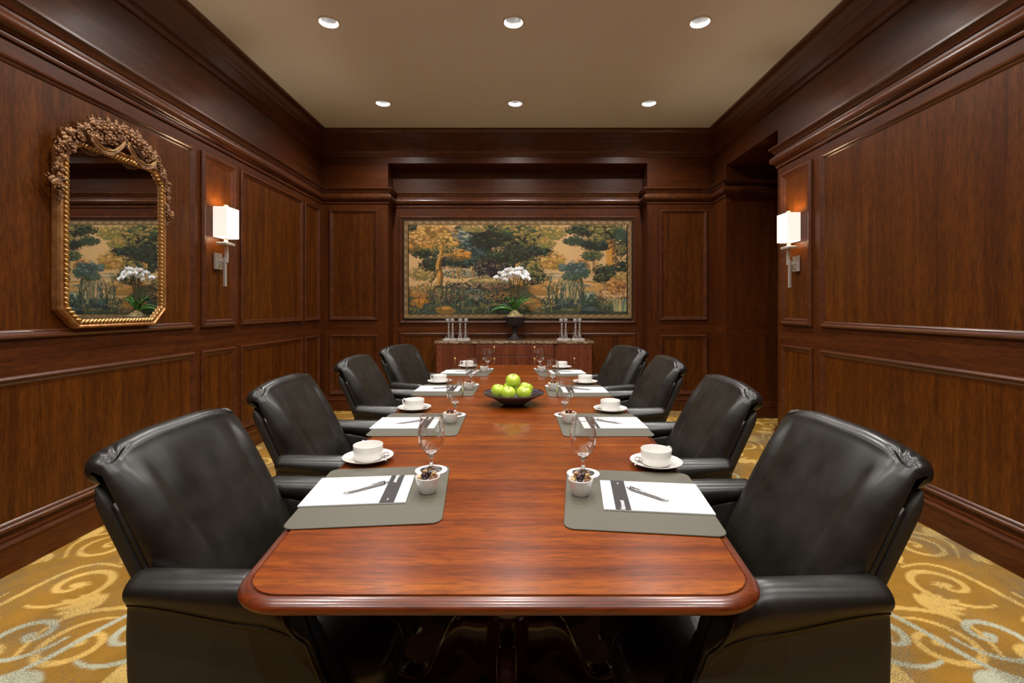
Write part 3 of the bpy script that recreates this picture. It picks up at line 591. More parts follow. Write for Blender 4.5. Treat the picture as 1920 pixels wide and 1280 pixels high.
# ================================================================ RECESSED LIGHTS
rowname = {5.10: 'row nearest the tapestry wall', 3.655: 'second row from the tapestry wall', 2.21: 'row over the middle of the table, out of view', .765: 'row above the viewer', -.68: 'row behind the viewer'}
colname = {-1.445: 'left one', -.05: 'middle one', 1.36: 'right one'}
proto = None
for (x, y) in LAMPS:
    if proto is None:
        proto = empty('recessed_downlight', (x, y, CEIL))
        r = MB(); r.lathe([(.066, .002), (.066, -.004), (.072, -.009), (.080, -.008), (.084, -.003), (.084, -.0005)], seg=40); r.build('trim_ring', WHITE, proto)
        r = MB(); r.lathe([(.068, -.002), (.062, .022), (.052, .045), (.040, .062), (.030, .068)], seg=40); r.build('reflector', REFL, proto)
        r = MB(); r.lathe([(0, .060), (.018, .061), (.032, .066), (.034, .074), (0, .076)], seg=32); r.build('lamp', BULB, proto); d = proto
    else: d = copy_tree(proto); d.location = (x, y, CEIL)
    tag(d, 'white ceiling downlight, %s of %s' % (colname[x], rowname[y]), 'ceiling light', 'recessed ceiling downlights')

# ================================================================ WALL SCONCES
def sconce(x, y, s, label):
    """s = +1 : wall on the left, lamp sticks out towards +x"""
    root = empty('wall_sconce', (x, y, 1.62), 0, label, 'wall lamp', 'wall sconces')
    def B(name, mt, fn, **k):
        m_ = MB(); fn(m_); m_.xf(Matrix.Scale(s, 4, (1, 0, 0))); return m_.build(name, mt, root, **k)
    # backplate on the panel, local z relative to 1.62
    B('backplate', CHROME, lambda m_: m_.box(.005, .022, -.045, .045, -.065, .065), bevel=.003)
    B('arm', CHROME, lambda m_: (m_.tube([(.02, 0, -.05), (.05, 0, .0), (.062, 0, .012)], .006, 8), m_.tube([(.02, 0, .0), (.068, 0, .012)], .007, 8)))
    B('lower_rod', CHROME, lambda m_: m_.box(.060, .078, -.012, .012, -.20, .03), bevel=.002)
    B('upper_rod', CHROME, lambda m_: m_.box(.066, .086, -.004, .022, -.01, .125), bevel=.002)
    B('cross_plate', CHROME, lambda m_: m_.box(.035, .115, -.062, .062, .125, .145), bevel=.003)
    B('socket', CHROME, lambda m_: m_.lathe([(0, .145), (.016, .145), (.016, .20), (.011, .21), (.011, .25), (0, .25)], (.077, 0, 0), 20))
    sh = (.024, .134, -.080, .080, .185, .42)
    def shade(m_):
        x0, x1, y0, y1, z0, z1 = sh; loops = []
        for (ins, zz) in ((0, z0), (0, z1), (.003, z1), (.003, z0)):
            loops.append([(x0+ins, y0+ins, zz), (x1-ins, y0+ins, zz), (x1-ins, y1-ins, zz), (x0+ins, y1-ins, zz)])
        vs = [p for L in loops for p in L]; m_.add(vs, [(i*4+j, i*4+(j+1) % 4, ((i+1) % 4)*4+(j+1) % 4, ((i+1) % 4)*4+j) for i in range(4) for j in range(4)], 0, False)
    B('lamp_shade', SHADE, shade)
    B('finial_post', CHROME, lambda m_: (m_.tube([(.079, 0, .40), (.079, 0, .425)], .004, 8), m_.box(.067, .091, -.012, .012, .424, .446), m_.box(.024, .134, -.003, .003, .405, .409)), bevel=.002)
    pl = bpy.data.lights.new('sconce_lamp', 'POINT'); pl.energy = SCONCE_W; pl.color = (1, .74, .48); pl.shadow_soft_size = .018
    po = bpy.data.objects.new('sconce_lamp', pl); COL.objects.link(po); po.parent = root; po.location = (s*.079, 0, .335)
    B('bulb', BULB, lambda m_: m_.ball((.079, 0, .275), (.016, .016, .026)))
sconce(XL+.004, 3.84, 1, 'rectangular white shade wall sconce on the left wall beside the gilt mirror')
sconce(XR-.004, 4.075, -1, 'rectangular white shade wall sconce on the right wall beside the dark passage')

# ================================================================ MIRROR
mir = empty('wall_mirror', (XL+.02, 2.87, 1.15), 0, 'tall gilt framed mirror with carved flower crest hanging on the left wall', 'mirror')
gy0, gy1, gz0, gz1, ch = 2.532-2.87, 3.19-2.87, 1.185-1.15, 2.13-1.15, .075
def octa(o, e=0.0):       # outline grown outward by o
    k = o*.4142
    return [(gy0-o, gz0+ch-k), (gy0+ch-k, gz0-o), (gy1-ch+k, gz0-o), (gy1+o, gz0+ch-k), (gy1+o, gz1-ch+k), (gy1-ch+k, gz1+o), (gy0+ch-k, gz1+o), (gy0-o, gz1-ch+k)]
q = MB(); P = octa(.0); q.prism(P, lambda p, t_: (t_, p[0], p[1]), .004, .020); q.build('mirror_glass', MIRROR, mir)
q = MB(); prof = [(-.002, .010), (-.002, .025), (.004, .028), (.014, .028), (.019, .022), (.026, .030), (.034, .035), (.042, .031), (.047, .018), (.047, -.012)]
rings = [[(h, p[0], p[1]) for p in octa(o)] for o, h in prof]; q.add([p for r in rings for p in r], [(i*8+j, i*8+(j+1) % 8, (i+1)*8+(j+1) % 8, (i+1)*8+j) for i in range(len(rings)-1) for j in range(8)], 0, False)
q.build('mirror_frame', GILT, mir)
q = MB(); P = octa(.008); bead = 0
for i in range(8):                                       # twisted rope bead round the glass
    a, b2 = Vector((0, *P[i])), Vector((0, *P[(i+1) % 8])); L = (b2-a).length; k = max(1, int(L/.0245)); d = (b2-a).normalized()
    for j in range(k):
        c = a+(b2-a)*((j+.5)/k); ang = math.atan2(d.z, d.y); M_ = Matrix.Rotation(ang+.75, 3, 'X')
        q.ball((.030, c.y, c.z), (.010, .0190, .0080), 10, 8, rot=M_)
q.build('rope_bead', GOLD, mir)
# carved crest: roses, leaves, ribbon swags and side drops
q = MB(); rr = random.Random(3)
def rose(y, z, s, x=.05):
    q.ball((x+.012, y, z), s*.34, 8, 6)
    for ring, (n_, R, ps) in enumerate(((5, .42, .34), (6, .78, .42))):
        for i in range(n_):
            a = 2*PI*i/n_+ring*.5+rr.uniform(-.2, .2); M_ = Matrix.Rotation(a, 3, 'X') @ Matrix.Rotation(-.55, 3, 'Z')
            q.ball((x+.006-ring*.012, y+math.cos(a)*R*s, z+math.sin(a)*R*s), (s*.16, s*ps, s*ps*.85), 8, 5, rot=M_)
def leaf3(y, z, a, L, x=.035):
    for i in range(5):
        t_ = i/4; w_ = L*.30*math.sin(PI*(.15+.8*t_)); M_ = Matrix.Rotation(a, 3, 'X')
        q.ball((x+.012*math.sin(PI*t_), y+math.cos(a)*L*t_, z+math.sin(a)*L*t_), (L*.10, L*.20, w_), 7, 5, rot=M_)
yc = (gy0+gy1)/2
def arch(t_):            # t in -1..1 along the crest
    y = yc+t_*.385; return y, gz1+.16-.22*abs(t_)**2.0-(.20*max(0, abs(t_)-.86)/.14 if abs(t_) > .86 else 0)
for i in range(17):
    t_ = -1+2*i/16; y, z = arch(t_); s = .046-.014*abs(t_)
    rose(y+rr.uniform(-.01, .01), z+rr.uniform(-.012, .012), s*rr.uniform(.75, 1.1), .045)
    for k in range(3):
        a = math.atan2(1.0, t_*.8)+rr.uniform(-1.2, 1.2); leaf3(y, z, a, rr.uniform(.05, .075), .028)
for i in range(11):
    t_ = rr.uniform(-.62, .62); y, z = arch(t_); rose(y, z-rr.uniform(.03, .085)*(1-.6*abs(t_)), rr.uniform(.026, .038), .05)
for i in range(30):
    t_ = rr.uniform(-.8, .8); y, z = arch(t_); leaf3(y, z-rr.uniform(.01, .09)*(1-.6*abs(t_)), rr.uniform(0, 2*PI), rr.uniform(.03, .05), .036)
for sgn in (-1, 1):                                      # garlands down the sides
    for i in range(11):
        z = gz1-.05-.026*i; y = (yc+sgn*(.375-.008*math.sin(i*1.2)))
        if i % 2 == 0: rose(y, z, .028-.0012*i, .03)
        leaf3(y, z, rr.uniform(0, 2*PI), .044-.0016*i, .026); leaf3(y, z, -PI/2+rr.uniform(-.7, .7), .046-.0016*i, .024)
for sgn in (-1, 1):                                      # ribbon swags and scrolls
    for off in (0, .012, .022):
        pts = [(.066, yc+sgn*(.235-.225*u), gz1+.062-off-(.070*math.sin(PI*u)**.9)+.045*u-.006) for u in [i/16 for i in range(17)]]
        q.tube(pts, .0055, 6)
    sp = [(.064, yc+sgn*(.245+.026*(1-u)*math.cos(u*9)), gz1+.070+.026*(1-u)*math.sin(u*9)) for u in [i/22 for i in range(23)]]; q.tube(sp, .007, 6)
q.build('carved_crest', CARVE, mir)
q = MB()
for sgn in (-1, 1):
    pts = [(.072, yc+sgn*(.235-.225*u), gz1+.058-(.070*math.sin(PI*u)**.9)+.045*u) for u in [i/16 for i in range(17)]]; q.tube(pts, .0032, 6)
q.build('ribbon_highlight', GOLD, mir)

# ================================================================ CONFERENCE TABLE
TCX, TZ = -.04, .73; TY0, TY1 = .853, 4.43
def hw(y): return .597-.105*((y-2.64)/1.785)**2
def outline(inset, n_side=26, r=.105):
    """boat shaped plan with rounded corners, counter-clockwise from near left corner"""
    pts = []; y0, y1 = TY0, TY1
    def corner(cx, cy, a0, a1, rr_):
        for i in range(9):
            a = a0+(a1-a0)*i/8; pts.append((cx+rr_*math.cos(a), cy+rr_*math.sin(a)))
    hn, hf = hw(y0+r), hw(y1-r); R_ = r-inset
    corner(TCX+hn-r, y0+r, -PI/2, 0, R_)
    for i in range(1, n_side):
        y = y0+r+(y1-y0-2*r)*i/n_side; pts.append((TCX+hw(y)-inset, y))
    corner(TCX+hf-r, y1-r, 0, PI/2, R_); corner(TCX-hf+r, y1-r, PI/2, PI, R_)
    for i in range(1, n_side):
        y = y1-r-(y1-y0-2*r)*i/n_side; pts.append((TCX-hw(y)+inset, y))
    corner(TCX-hn+r, y0+r, PI, 1.5*PI, R_)
    return pts
tbl = empty('conference_table', (TCX, 2.64, 0), 0, 'long boat shaped polished mahogany conference table on carved pedestals', 'table')
q = MB(); P = outline(.026); q.add([(x, y, TZ) for x, y in P], [tuple(range(len(P)))], 0, False)
q.add([(x, y, TZ-.004) for x, y in P]+[(x, y, TZ) for x, y in P], [(i, (i+1) % len(P), len(P)+(i+1) % len(P), len(P)+i) for i in range(len(P))], 0, False)
par(q.build('tabletop', TABLE), tbl)
q = MB(); eprof = [(.0262, TZ-.0035), (.0235, TZ-.0045), (.0215, TZ-.002)]+[(.0215-.0215*math.sin(a), TZ-.0165+.0145*math.cos(a)) for a in [PI*i/14 for i in range(0, 9)]]+[(.003, TZ-.024), (.008, TZ-.028), (.014, TZ-.030), (.05, TZ-.030)]
rings = [outline(o) for o, z in eprof]; k = len(rings[0])
q.add([(p[0], p[1], eprof[i][1]) for i, r_ in enumerate(rings) for p in r_], [(i*k+j, i*k+(j+1) % k, (i+1)*k+(j+1) % k, (i+1)*k+j) for i in range(len(rings)-1) for j in range(k)], 0, True)
P = outline(.05); q.add([(x, y, TZ-.030) for x, y in P], [tuple(range(len(P)))[::-1]], 0, False)
par(q.build('moulded_edge', TEDGE, auto=50), tbl)
q = MB(); ap = [(TCX+(.30)*sx, y) for sx, y in ((-1, 1.45), (1, 1.45), (1, 3.85), (-1, 3.85))]; q.prism(ap, lambda p, t_: (p[0], p[1], t_), TZ-.075, TZ-.028); par(q.build('apron', TEDGE, bevel=.01), tbl)
for py in (1.60, 3.40):
    pe = MB(); pe.lathe([(.0, TZ-.075), (.13, TZ-.075), (.13, TZ-.10), (.09, TZ-.115), (.062, TZ-.14), (.056, .50), (.066, .44), (.088, .40), (.098, .36), (.088, .32), (.070, .295), (.078, .285), (.078, .270), (.068, .262), (.074, .255), (.074, .062), (.060, .052), (0, .052)], (TCX, py, 0), 40)
    pd = par(pe.build('pedestal', PED, auto=40), tbl)
    for ang in (0, PI/2, PI, 1.5*PI):
        # cabriole leg: side outline (r, z) extruded sideways with rounded edges
        top = [(.06, .235), (.10, .232), (.14, .238), (.175, .225), (.205, .190), (.235, .130), (.262, .078), (.295, .060), (.33, .072), (.365, .105), (.392, .125), (.412, .120)]
        bot = [(.06, .075), (.10, .085), (.135, .125), (.165, .128), (.19, .085), (.215, .045), (.25, .012), (.30, .004), (.345, .004), (.385, .012), (.412, .035), (.424, .080)]
        tp, bt = [tuple(v)[:2] for v in catmull([(a, b2, 0) for a, b2 in top], 4)], [tuple(v)[:2] for v in catmull([(a, b2, 0) for a, b2 in bot], 4)]
        g = MB(); nn = len(tp)
        def lf(u, v):
            i = min(int(round(v*(nn-1))), nn-1); a = u*2*PI; c_, s_ = math.cos(a), math.sin(a)
            mx, mz = (tp[i][0]+bt[i][0])/2, (tp[i][1]+bt[i][1])/2; hx, hz = (tp[i][0]-bt[i][0])/2, (tp[i][1]-bt[i][1])/2
            wd = .033 if i < nn*.5 else .033+.012*smooth01((i/nn-.5)/.35)
            sq = lambda t_: math.copysign(abs(t_)**.55, t_); e = 1.0 if i < nn-1 else .55
            return (mx+hx*sq(s_)*e, wd*sq(c_)*e, mz+hz*sq(s_)*e)
        g.grid(lf, 20, nn, cu=True); L0 = len(g.v); g.f += [tuple(range(20))[::-1], tuple(range(L0-20, L0))]; g.mi += [0, 0]; g.sm += [True, True]
        g.xf(Matrix.Translation((TCX, py, 0)) @ Matrix.Rotation(ang, 4, 'Z')); par(g.build('carved_leg', PED), tbl)

# ================================================================ PLACE SETTINGS
Z_T = TZ
PADT = .0035
def pad_mesh(mb, w_, d_, r, t_):
    pts = []
    for (cx, cy, a0) in ((w_/2-r, -d_/2+r, -PI/2), (w_/2-r, d_/2-r, 0), (-w_/2+r, d_/2-r, PI/2), (-w_/2+r, -d_/2+r, PI)):
        for i in range(7): a = a0+PI/2*i/6; pts.append((cx+r*math.cos(a), cy+r*math.sin(a)))
    n_ = len(pts); e = .0012
    inn = [(x*(1-2*e/w_), y*(1-2*e/d_)) for x, y in pts]
    mb.add([(x, y, 0) for x, y in inn]+[(x, y, e) for x, y in pts]+[(x, y, t_-e) for x, y in pts]+[(x, y, t_) for x, y in inn],
           [tuple(range(n_))[::-1], tuple(range(3*n_, 4*n_))]+[(k*n_+i, k*n_+(i+1) % n_, (k+1)*n_+(i+1) % n_, (k+1)*n_+i) for k in range(3) for i in range(n_)], 0, False)
def text_mesh(s, size, shear=0.0, bold=0.0, extr=.0002):
    cu = bpy.data.curves.new('t', 'FONT'); cu.body = s; cu.size = size; cu.shear = shear; cu.offset = bold; cu.extrude = extr; cu.align_x = 'CENTER'; cu.align_y = 'CENTER'
    ob = bpy.data.objects.new('t', cu); COL.objects.link(ob); bpy.context.view_layer.update()
    me_ = bpy.data.meshes.new_from_object(ob); bpy.data.objects.remove(ob); return me_
proto_pad = None; protos = {}
def proto(kind, fn):
    """build once, afterwards return a copied tree"""
    if kind not in protos: protos[kind] = fn(); return protos[kind]
    return copy_tree(protos[kind])
def place(o, x, y, z, rz, label, cat, group):
    o.location = (x, y, z); o.rotation_euler = (0, 0, rz); return tag(o, label, cat, group)
def mk_pad():
    q = MB(); pad_mesh(q, .374, .422, .028, PADT); return q.build('desk_pad', PADM)
def mk_notepad():        # local +x points to the middle of the table, person sits at -x
    r_ = empty('notepad'); q = MB(); q.box(-.1375, .1375, -.104, .104, 0, .004); q.build('paper_block', PAPER, r_, bevel=.0006)
    q = MB(); q.box(.068, .107, -.104, .104, .0040, .0043); bd = q.build('printed_band', BAND, r_)
    tm = text_mesh('Fairmont', .0165, .35, .0004); M_ = Matrix.Translation((.0875, .076, .0046)) @ Matrix.Rotation(-PI/2, 4, 'Z'); tm.transform(M_); tm.materials.append(PAPERTXT)
    t_ = bpy.data.objects.new('script_lettering', tm); COL.objects.link(t_); t_.parent = bd
    q = MB(); q.box(.0865, .0885, -.088, -.075, .0043, .0046); q.build('small_print', PAPERTXT, bd)
    return r_
def mk_pen():
    r_ = empty('ballpoint_pen')
    q = MB(); q.lathe([(0, -.068), (.0012, -.067), (.0032, -.052), (.0040, -.045), (.0042, 0), (.0043, .045), (.0038, .052), (0, .053)], seg=14); q.xf(Matrix.Translation((0, 0, .0044)) @ Matrix.Rotation(PI/2, 4, 'Y')); q.build('barrel', PENM, r_)
    q = MB(); q.tube([(.050, 0, .0075), (.052, 0, .0098), (.02, 0, .0098), (.014, 0, .0086)], .0010, 6); q.build('clip', PENM, r_)
    q = MB(); q.lathe([(0, -.071), (.0014, -.0675), (.0018, -.066), (0, -.065)], seg=10); q.xf(Matrix.Translation((0, 0, .0044)) @ Matrix.Rotation(PI/2, 4, 'Y')); q.build('tip', PENB, r_)
    q = MB(); q.lathe([(0, .053), (.0022, .053), (.0022, .062), (0, .063)], seg=12); q.xf(Matrix.Translation((0, 0, .0044)) @ Matrix.Rotation(PI/2, 4, 'Y')); q.build('push_button', PENM, r_)
    return r_
def mk_saucer():
    q = MB(); q.lathe([(0, .004), (.028, .004), (.030, .0055), (.040, .0065), (.062, .013), (.080, .0195), (.0835, .0210), (.084, .0198), (.078, .016), (.058, .0075), (.040, .002), (.038, 0), (.030, 0), (.028, .002), (0, .002)], seg=56); return q.build('saucer', PORC)
def mk_cup():
    r_ = empty('coffee_cup')
    q = MB(); q.lathe([(0, 0), (.030, 0), (.036, .001), (.044, .006), (.0475, .014), (.0485, .030), (.0490, .052), (.0485, .0535), (.0470, .052), (.0465, .030), (.0450, .015), (.038, .007), (0, .005)], seg=48); q.build('cup_bowl', PORC, r_)
    q = MB(); q.tube(catmull([(.0475, 0, .044), (.060, 0, .050), (.070, 0, .044), (.070, 0, .030), (.060, 0, .019), (.0475, 0, .014)], 6), .0042, 8, flat=.8); q.build('cup_handle', PORC, r_)
    return r_
def mk_spoon():
    r_ = empty('teaspoon')
    q = MB(); q.tube(catmull([(-.016, 0, .001), (-.04, 0, -.001), (-.072, 0, .003)], 5), [.0022]*5+[.0026]*5+[.0034], 8, flat=.45); q.build('handle', CHROME, r_)
    q = MB(); q.ball((0, 0, .0035), (.018, .011, .0030), 14, 8); q.build('spoon_bowl', CHROME, r_); return r_
def mk_coaster():
    q = MB(); q.lathe([(0, 0), (.0505, 0), (.051, .0006), (.0505, .0014), (0, .0014)], seg=44, smooth=False); return q.build('paper_coaster', COAST)
def mk_glass():
    r_ = empty('water_goblet')
    q = MB(); q.lathe([(0, .0500), (.008, .0515), (.020, .058), (.031, .069), (.0385, .084), (.0415, .100), (.0415, .115), (.0395, .135), (.0362, .155), (.0345, .168), (.0349, .1695), (.0352, .168)], seg=56); q.build('glass_bowl', GLASS, r_, fix=False)
    q = MB(); q.lathe([(0, .0010), (.034, .0008), (.0350, .0018), (.033, .0032), (.018, .0055), (.009, .0095), (.0055, .016), (.0046, .028), (.0055, .040), (.0085, .047), (.014, .0518), (.0125, .0530), (.006, .0505), (0, .0495)], seg=40); q.build('stem_and_foot', SOLID, r_)
    q = MB(); q.lathe([(.0348, .1685), (.0356, .1692), (.0352, .1702), (.0345, .1698)], seg=56); q.build('rim', SOLID, r_)
    return r_
def mk_ramekin():
    q = MB(); q.lathe([(0, 0), (.0210, 0), (.0230, .002), (.0290, .024), (.0338, .042), (.0342, .0445), (.0332, .0455), (.0320, .044), (.0275, .024), (.0215, .0065), (0, .005)], seg=48); return q.build('snack_ramekin', PORC)
nut_proto = []
def mk_nut(k):
    q = MB(); r_ = random.Random(k); shp = [(.0085, .0055, .0045), (.0078, .0062, .005), (.0062, .0062, .0058), (.0080, .0050, .0045), (.0075, .0055, .0050)][k % 5]
    q.ball((0, 0, 0), tuple(v*1.12 for v in shp), 12, 8); q.v = [(x*(1+.15*math.sin(y*900+k)), y*(1+.12*math.sin(x*700)), z*(1+.14*math.sin((x+y)*800+k))) for x, y, z in q.v]
    return q.build(['shelled_nut', 'shelled_nut', 'dried_berry', 'golden_raisin', 'dried_berry'][k % 5], NUTS[k % 5])
SET = {  # side: pad centre, pad rotation, notepad centre, saucer, glass, ramekin
 'L': [((-.395, 1.357), 5.6, (-.449, 1.367), (-.5145, 1.639), (-.282, 1.537), (-.259, 1.356)), ((-.445, 2.165), .8, (-.505, 2.162), (-.535, 2.453), (-.3136, 2.335), (-.312, 2.177)),
       ((-.460, 3.06), -1.0, (-.515, 3.08), (-.554, 3.335), (-.328, 3.257), (-.323, 3.068)), ((-.420, 3.88), -5.0, (-.480, 3.89), (-.4535, 4.21), (-.275, 4.10), (-.290, 3.91))],
 'R': [((.312, 1.323), -6.6, (.362, 1.32), (.4466, 1.588), (.197, 1.508), (.1677, 1.339)), ((.360, 2.16), .4, (.410, 2.165), (.4527, 2.425), (.2163, 2.335), (.220, 2.177)),
       ((.352, 3.03), .5, (.400, 3.035), (.447, 3.313), (.2166, 3.20), (.209, 3.04)), ((.320, 3.86), 5.0, (.375, 3.88), (.358, 4.145), (.167, 4.10), (.174, 3.91))]}
ordn = ['nearest the viewer', 'second from the viewer', 'third from the viewer', 'farthest from the viewer']
penrot = {'L': [.62, .55, .5, .5], 'R': [-.72, -.62, -.5, -.5]}
for side in 'LR':
    sg = 1 if side == 'L' else -1; sname = 'left' if side == 'L' else 'right'
    for i, (pc, pr, nc, sc_, gc, rc) in enumerate(SET[side]):
        where = 'at the %s seat on the %s' % (['nearest', 'second', 'third', 'farthest'][i], sname); rot = math.radians(pr)
        place(proto('pad', mk_pad), *pc, Z_T+.0004, rot, 'taupe grey desk pad %s' % where, 'desk pad', 'desk pads on the conference table')
        place(proto('notepad', mk_notepad), *nc, Z_T+PADT+.0006, rot+(0 if side == 'L' else PI), 'white ruled notepad with black printed band %s' % where, 'notepad', 'notepads on the desk pads')
        off = Vector((.018*sg, .002)); ang = rot+penrot[side][i]
        place(proto('pen', mk_pen), nc[0]+off.x, nc[1]+off.y, Z_T+PADT+.0050, ang if side == 'L' else ang+PI, 'silver ballpoint pen on the notepad %s' % where, 'pen', 'pens on the notepads')
        place(proto('saucer', mk_saucer), *sc_, Z_T+.0004, 0, 'round white saucer under the coffee cup %s' % where, 'saucer', 'saucers on the table')
        ha = ({0: 2.15, 1: 2.75, 2: 2.75, 3: 2.9}[i] if side == 'L' else {0: .55, 1: 1.1, 2: .75, 3: 1.2}[i])
        place(proto('cup', mk_cup), *sc_, Z_T+.0052, ha, 'white porcelain coffee cup on its saucer %s' % where, 'cup', 'coffee cups on saucers')
        sx_, sa = (sc_[0]+sg*.050, .35) if side == 'L' else (sc_[0]-.052, PI-.5)
        sp = place(proto('spoon', mk_spoon), sc_[0]+sg*.056, sc_[1]+.018, Z_T+.0175, (PI*.5+.25) if side == 'L' else PI*.5-.35, 'small silver teaspoon on the saucer %s' % where, 'spoon', 'teaspoons on saucers')
        onpad = PADT+.0008
        place(proto('coaster', mk_coaster), *gc, Z_T+onpad, i*.9, 'white paper coaster under the goblet %s' % where, 'coaster', 'paper coasters under the goblets')
        place(proto('glass', mk_glass), *gc, Z_T+onpad+.0010, 0, 'empty stemmed water goblet on a paper coaster %s' % where, 'glass', 'water goblets on coasters')
        place(proto('ramekin', mk_ramekin), *rc, Z_T+onpad-.0004, 0, 'white ramekin of nuts and berries %s' % where, 'ramekin', 'snack ramekins on the desk pads')
        nr = random.Random(31+i*7+(0 if side == 'L' else 50)); nn = 15 if i == 0 else 12
        for k in range(nn):
            kind = [0, 2, 3, 1, 2, 0, 3, 2, 1, 4, 0, 2, 3, 1, 2][k] if i == 0 else [0, 4, 0, 1, 3, 0, 2, 4, 0, 3, 0, 4][k]
            if k < 6: a = k*1.047+.3; R_ = .0215
            elif k < 10: a = k*1.57; R_ = .0105
            else: a = k*2.2; R_ = .010
            zz = .0405 if k < 6 else (.0445 if k < 10 else .0535)
            if k >= 12: R_ = .018; a = k*2.1; zz = .0495
            o = proto('nut%d' % kind, lambda kk=kind: mk_nut(kk))
            nm = ['brown shelled nut', 'pale shelled nut', 'dark dried berry', 'golden raisin', 'red dried berry'][kind]
            o.location = (rc[0]+R_*math.cos(a), rc[1]+R_*math.sin(a), Z_T+onpad+zz+.002); o.rotation_euler = (nr.uniform(-.4, .4), nr.uniform(-.4, .4), nr.uniform(0, 6.28))
            tag(o, '%s in the white ramekin %s' % (nm, where), 'nut' if kind < 2 else 'dried fruit', '%s pieces in the ramekin %s' % (nm, where))

# ================================================================ FRUIT BOWL
bx_, by_ = -.034, 2.60
q = MB(); q.lathe([(0, .006), (.040, .007), (.070, .020), (.110, .043), (.150, .060), (.160, .0635), (.163, .0665), (.161, .0685)], seg=64, mat=0); q.lathe([(.161, .0685), (.1635, .066), (.160, .060), (.148, .054), (.108, .036), (.070, .012), (.056, .002), (.050, .0), (0, .0)], seg=64, mat=1)
o = q.build('fruit_bowl', [BOWLM, BOWLO]); o.location = (bx_, by_, Z_T+.0004); tag(o, 'wide dark purple glazed bowl of green apples in the middle of the table', 'bowl')
def mk_apple():
    r_ = empty('green_apple')
    q = MB()
    def af(u, v):
        t_ = v*PI; a = u*2*PI; R = .040*(math.sin(t_)**.82 if 0 < v < 1 else 0)*(1+.05*math.cos(t_)); z = .0355*math.cos(t_)
        dip = math.exp(-(R/.011)**2); z += -.010*dip if v < .5 else .007*dip
        R *= 1+.018*math.cos(5*a)*(.3+v); return (R*math.cos(a), R*math.sin(a), z)
    q.grid(af, 36, 26, cu=True); q.build('apple_flesh', APPLE, r_)
    q = MB(); q.tube([(0, 0, .022), (.001, 0, .032), (.004, .001, .042)], [.0016, .0013, .0018], 7); q.build('stalk', STEMM, r_); return r_
apples = [(-.0035, -.002, .128, .35, .1, 'topmost green apple crowning the pile in the dark bowl'), (-.082, -.002, .0735, .25, 1.2, 'green apple at the left edge of the pile in the dark bowl'),
          (-.028, -.066, .0725, .3, 2.2, 'front green apple left of centre with its stalk showing in the dark bowl'), (.054, -.054, .0725, .5, 3.3, 'front right green apple low in the pile in the dark bowl'), (.066, .034, .0780, .35, 4.4, 'green apple at the right rear of the pile in the dark bowl'),
          (-.020, .066, .0740, .2, 5.0, 'green apple at the back of the pile, mostly hidden, in the dark bowl')]
for i, (x, y, z, tx, rz, lab) in enumerate(apples):
    o = proto('apple', mk_apple); o.location = (bx_+x, by_+y, Z_T+z); o.rotation_euler = (tx, .15*math.sin(i*2), rz*.3); tag(o, lab, 'apple', 'green apples in the bowl')

# ================================================================ SIDEBOARD
SX0, SX1, SY0, SY1, SZ = -.997, .858, 5.66, 6.085, .86
sbd = empty('sideboard', ((SX0+SX1)/2, (SY0+SY1)/2, 0), 0, 'mahogany breakfront sideboard with brown marble top below the tapestry', 'sideboard')
cA, cB = -.527, .404            # centre section
q = MB(); q.box(SX0+.01, SX1-.01, SY0+.03, SY1, .085, SZ-.03); q.box(cA, cB, SY0+.012, SY0+.04, .085, SZ-.03); q.box(SX0+.04, SX1-.04, SY0+.07, SY1-.01, 0, .085); par(q.build('carcass', SIDEW, bevel=.003), sbd)
q = MB(); mp_ = [(SX0-.01, SY1)]+[(SX0-.01+(SX1-SX0+.02)*i/60, (SY0-.006 if cA-.03 < SX0-.01+(SX1-SX0+.02)*i/60 < cB+.03 else SY0+.010)+.0025*math.sin(i*1.7)) for i in range(61)]+[(SX1+.01, SY1)]
q.prism(mp_, lambda p, t_: (p[0], p[1], t_), SZ-.030, SZ); par(q.build('marble_top', MARBLE, bevel=.004), sbd)
def pull(x, z, y, parent):
    q = MB(); q.ball((x, y-.010, z), (.013, .012, .013), 12, 8); q.tube([(x, y+.002, z), (x, y-.010, z)], .006, 10); q.lathe([(0, -.062), (.0045, -.058), (.006, -.048), (.0035, -.030), (.003, -.008), (0, -.006)], (x, y-.014, z), 12); h = q.build('drop_pull', BRASS); h.parent = parent; return h
def front(name, x0, x1, z0, z1, y, hx, hz):
    q = MB(); q.box(x0, x1, y, y+.02, z0, z1); o = par(q.build(name, SIDEW, bevel=.002), sbd); pull(hx, hz, y, o); return o
yc_ = SY0-.004+.012
front('door', SX0+.016, cA-.008, .10, SZ-.036, SY0+.014, -.762, .655); front('door', cB+.008, SX1-.016, .10, SZ-.036, SY0+.014, .637, .655)
zs = [SZ-.036, .69, .545, .325, .10]; cm_ = -.0685
for k in range(4):
    front('drawer', cA+.006, cm_-.002, zs[k+1]+.003, zs[k]-.003, SY0-.004, -.300, min(zs[k]-.035, 1)); front('drawer', cm_+.002, cB-.006, zs[k+1]+.003, zs[k]-.003, SY0-.004, .171, min(zs[k]-.035, 1))

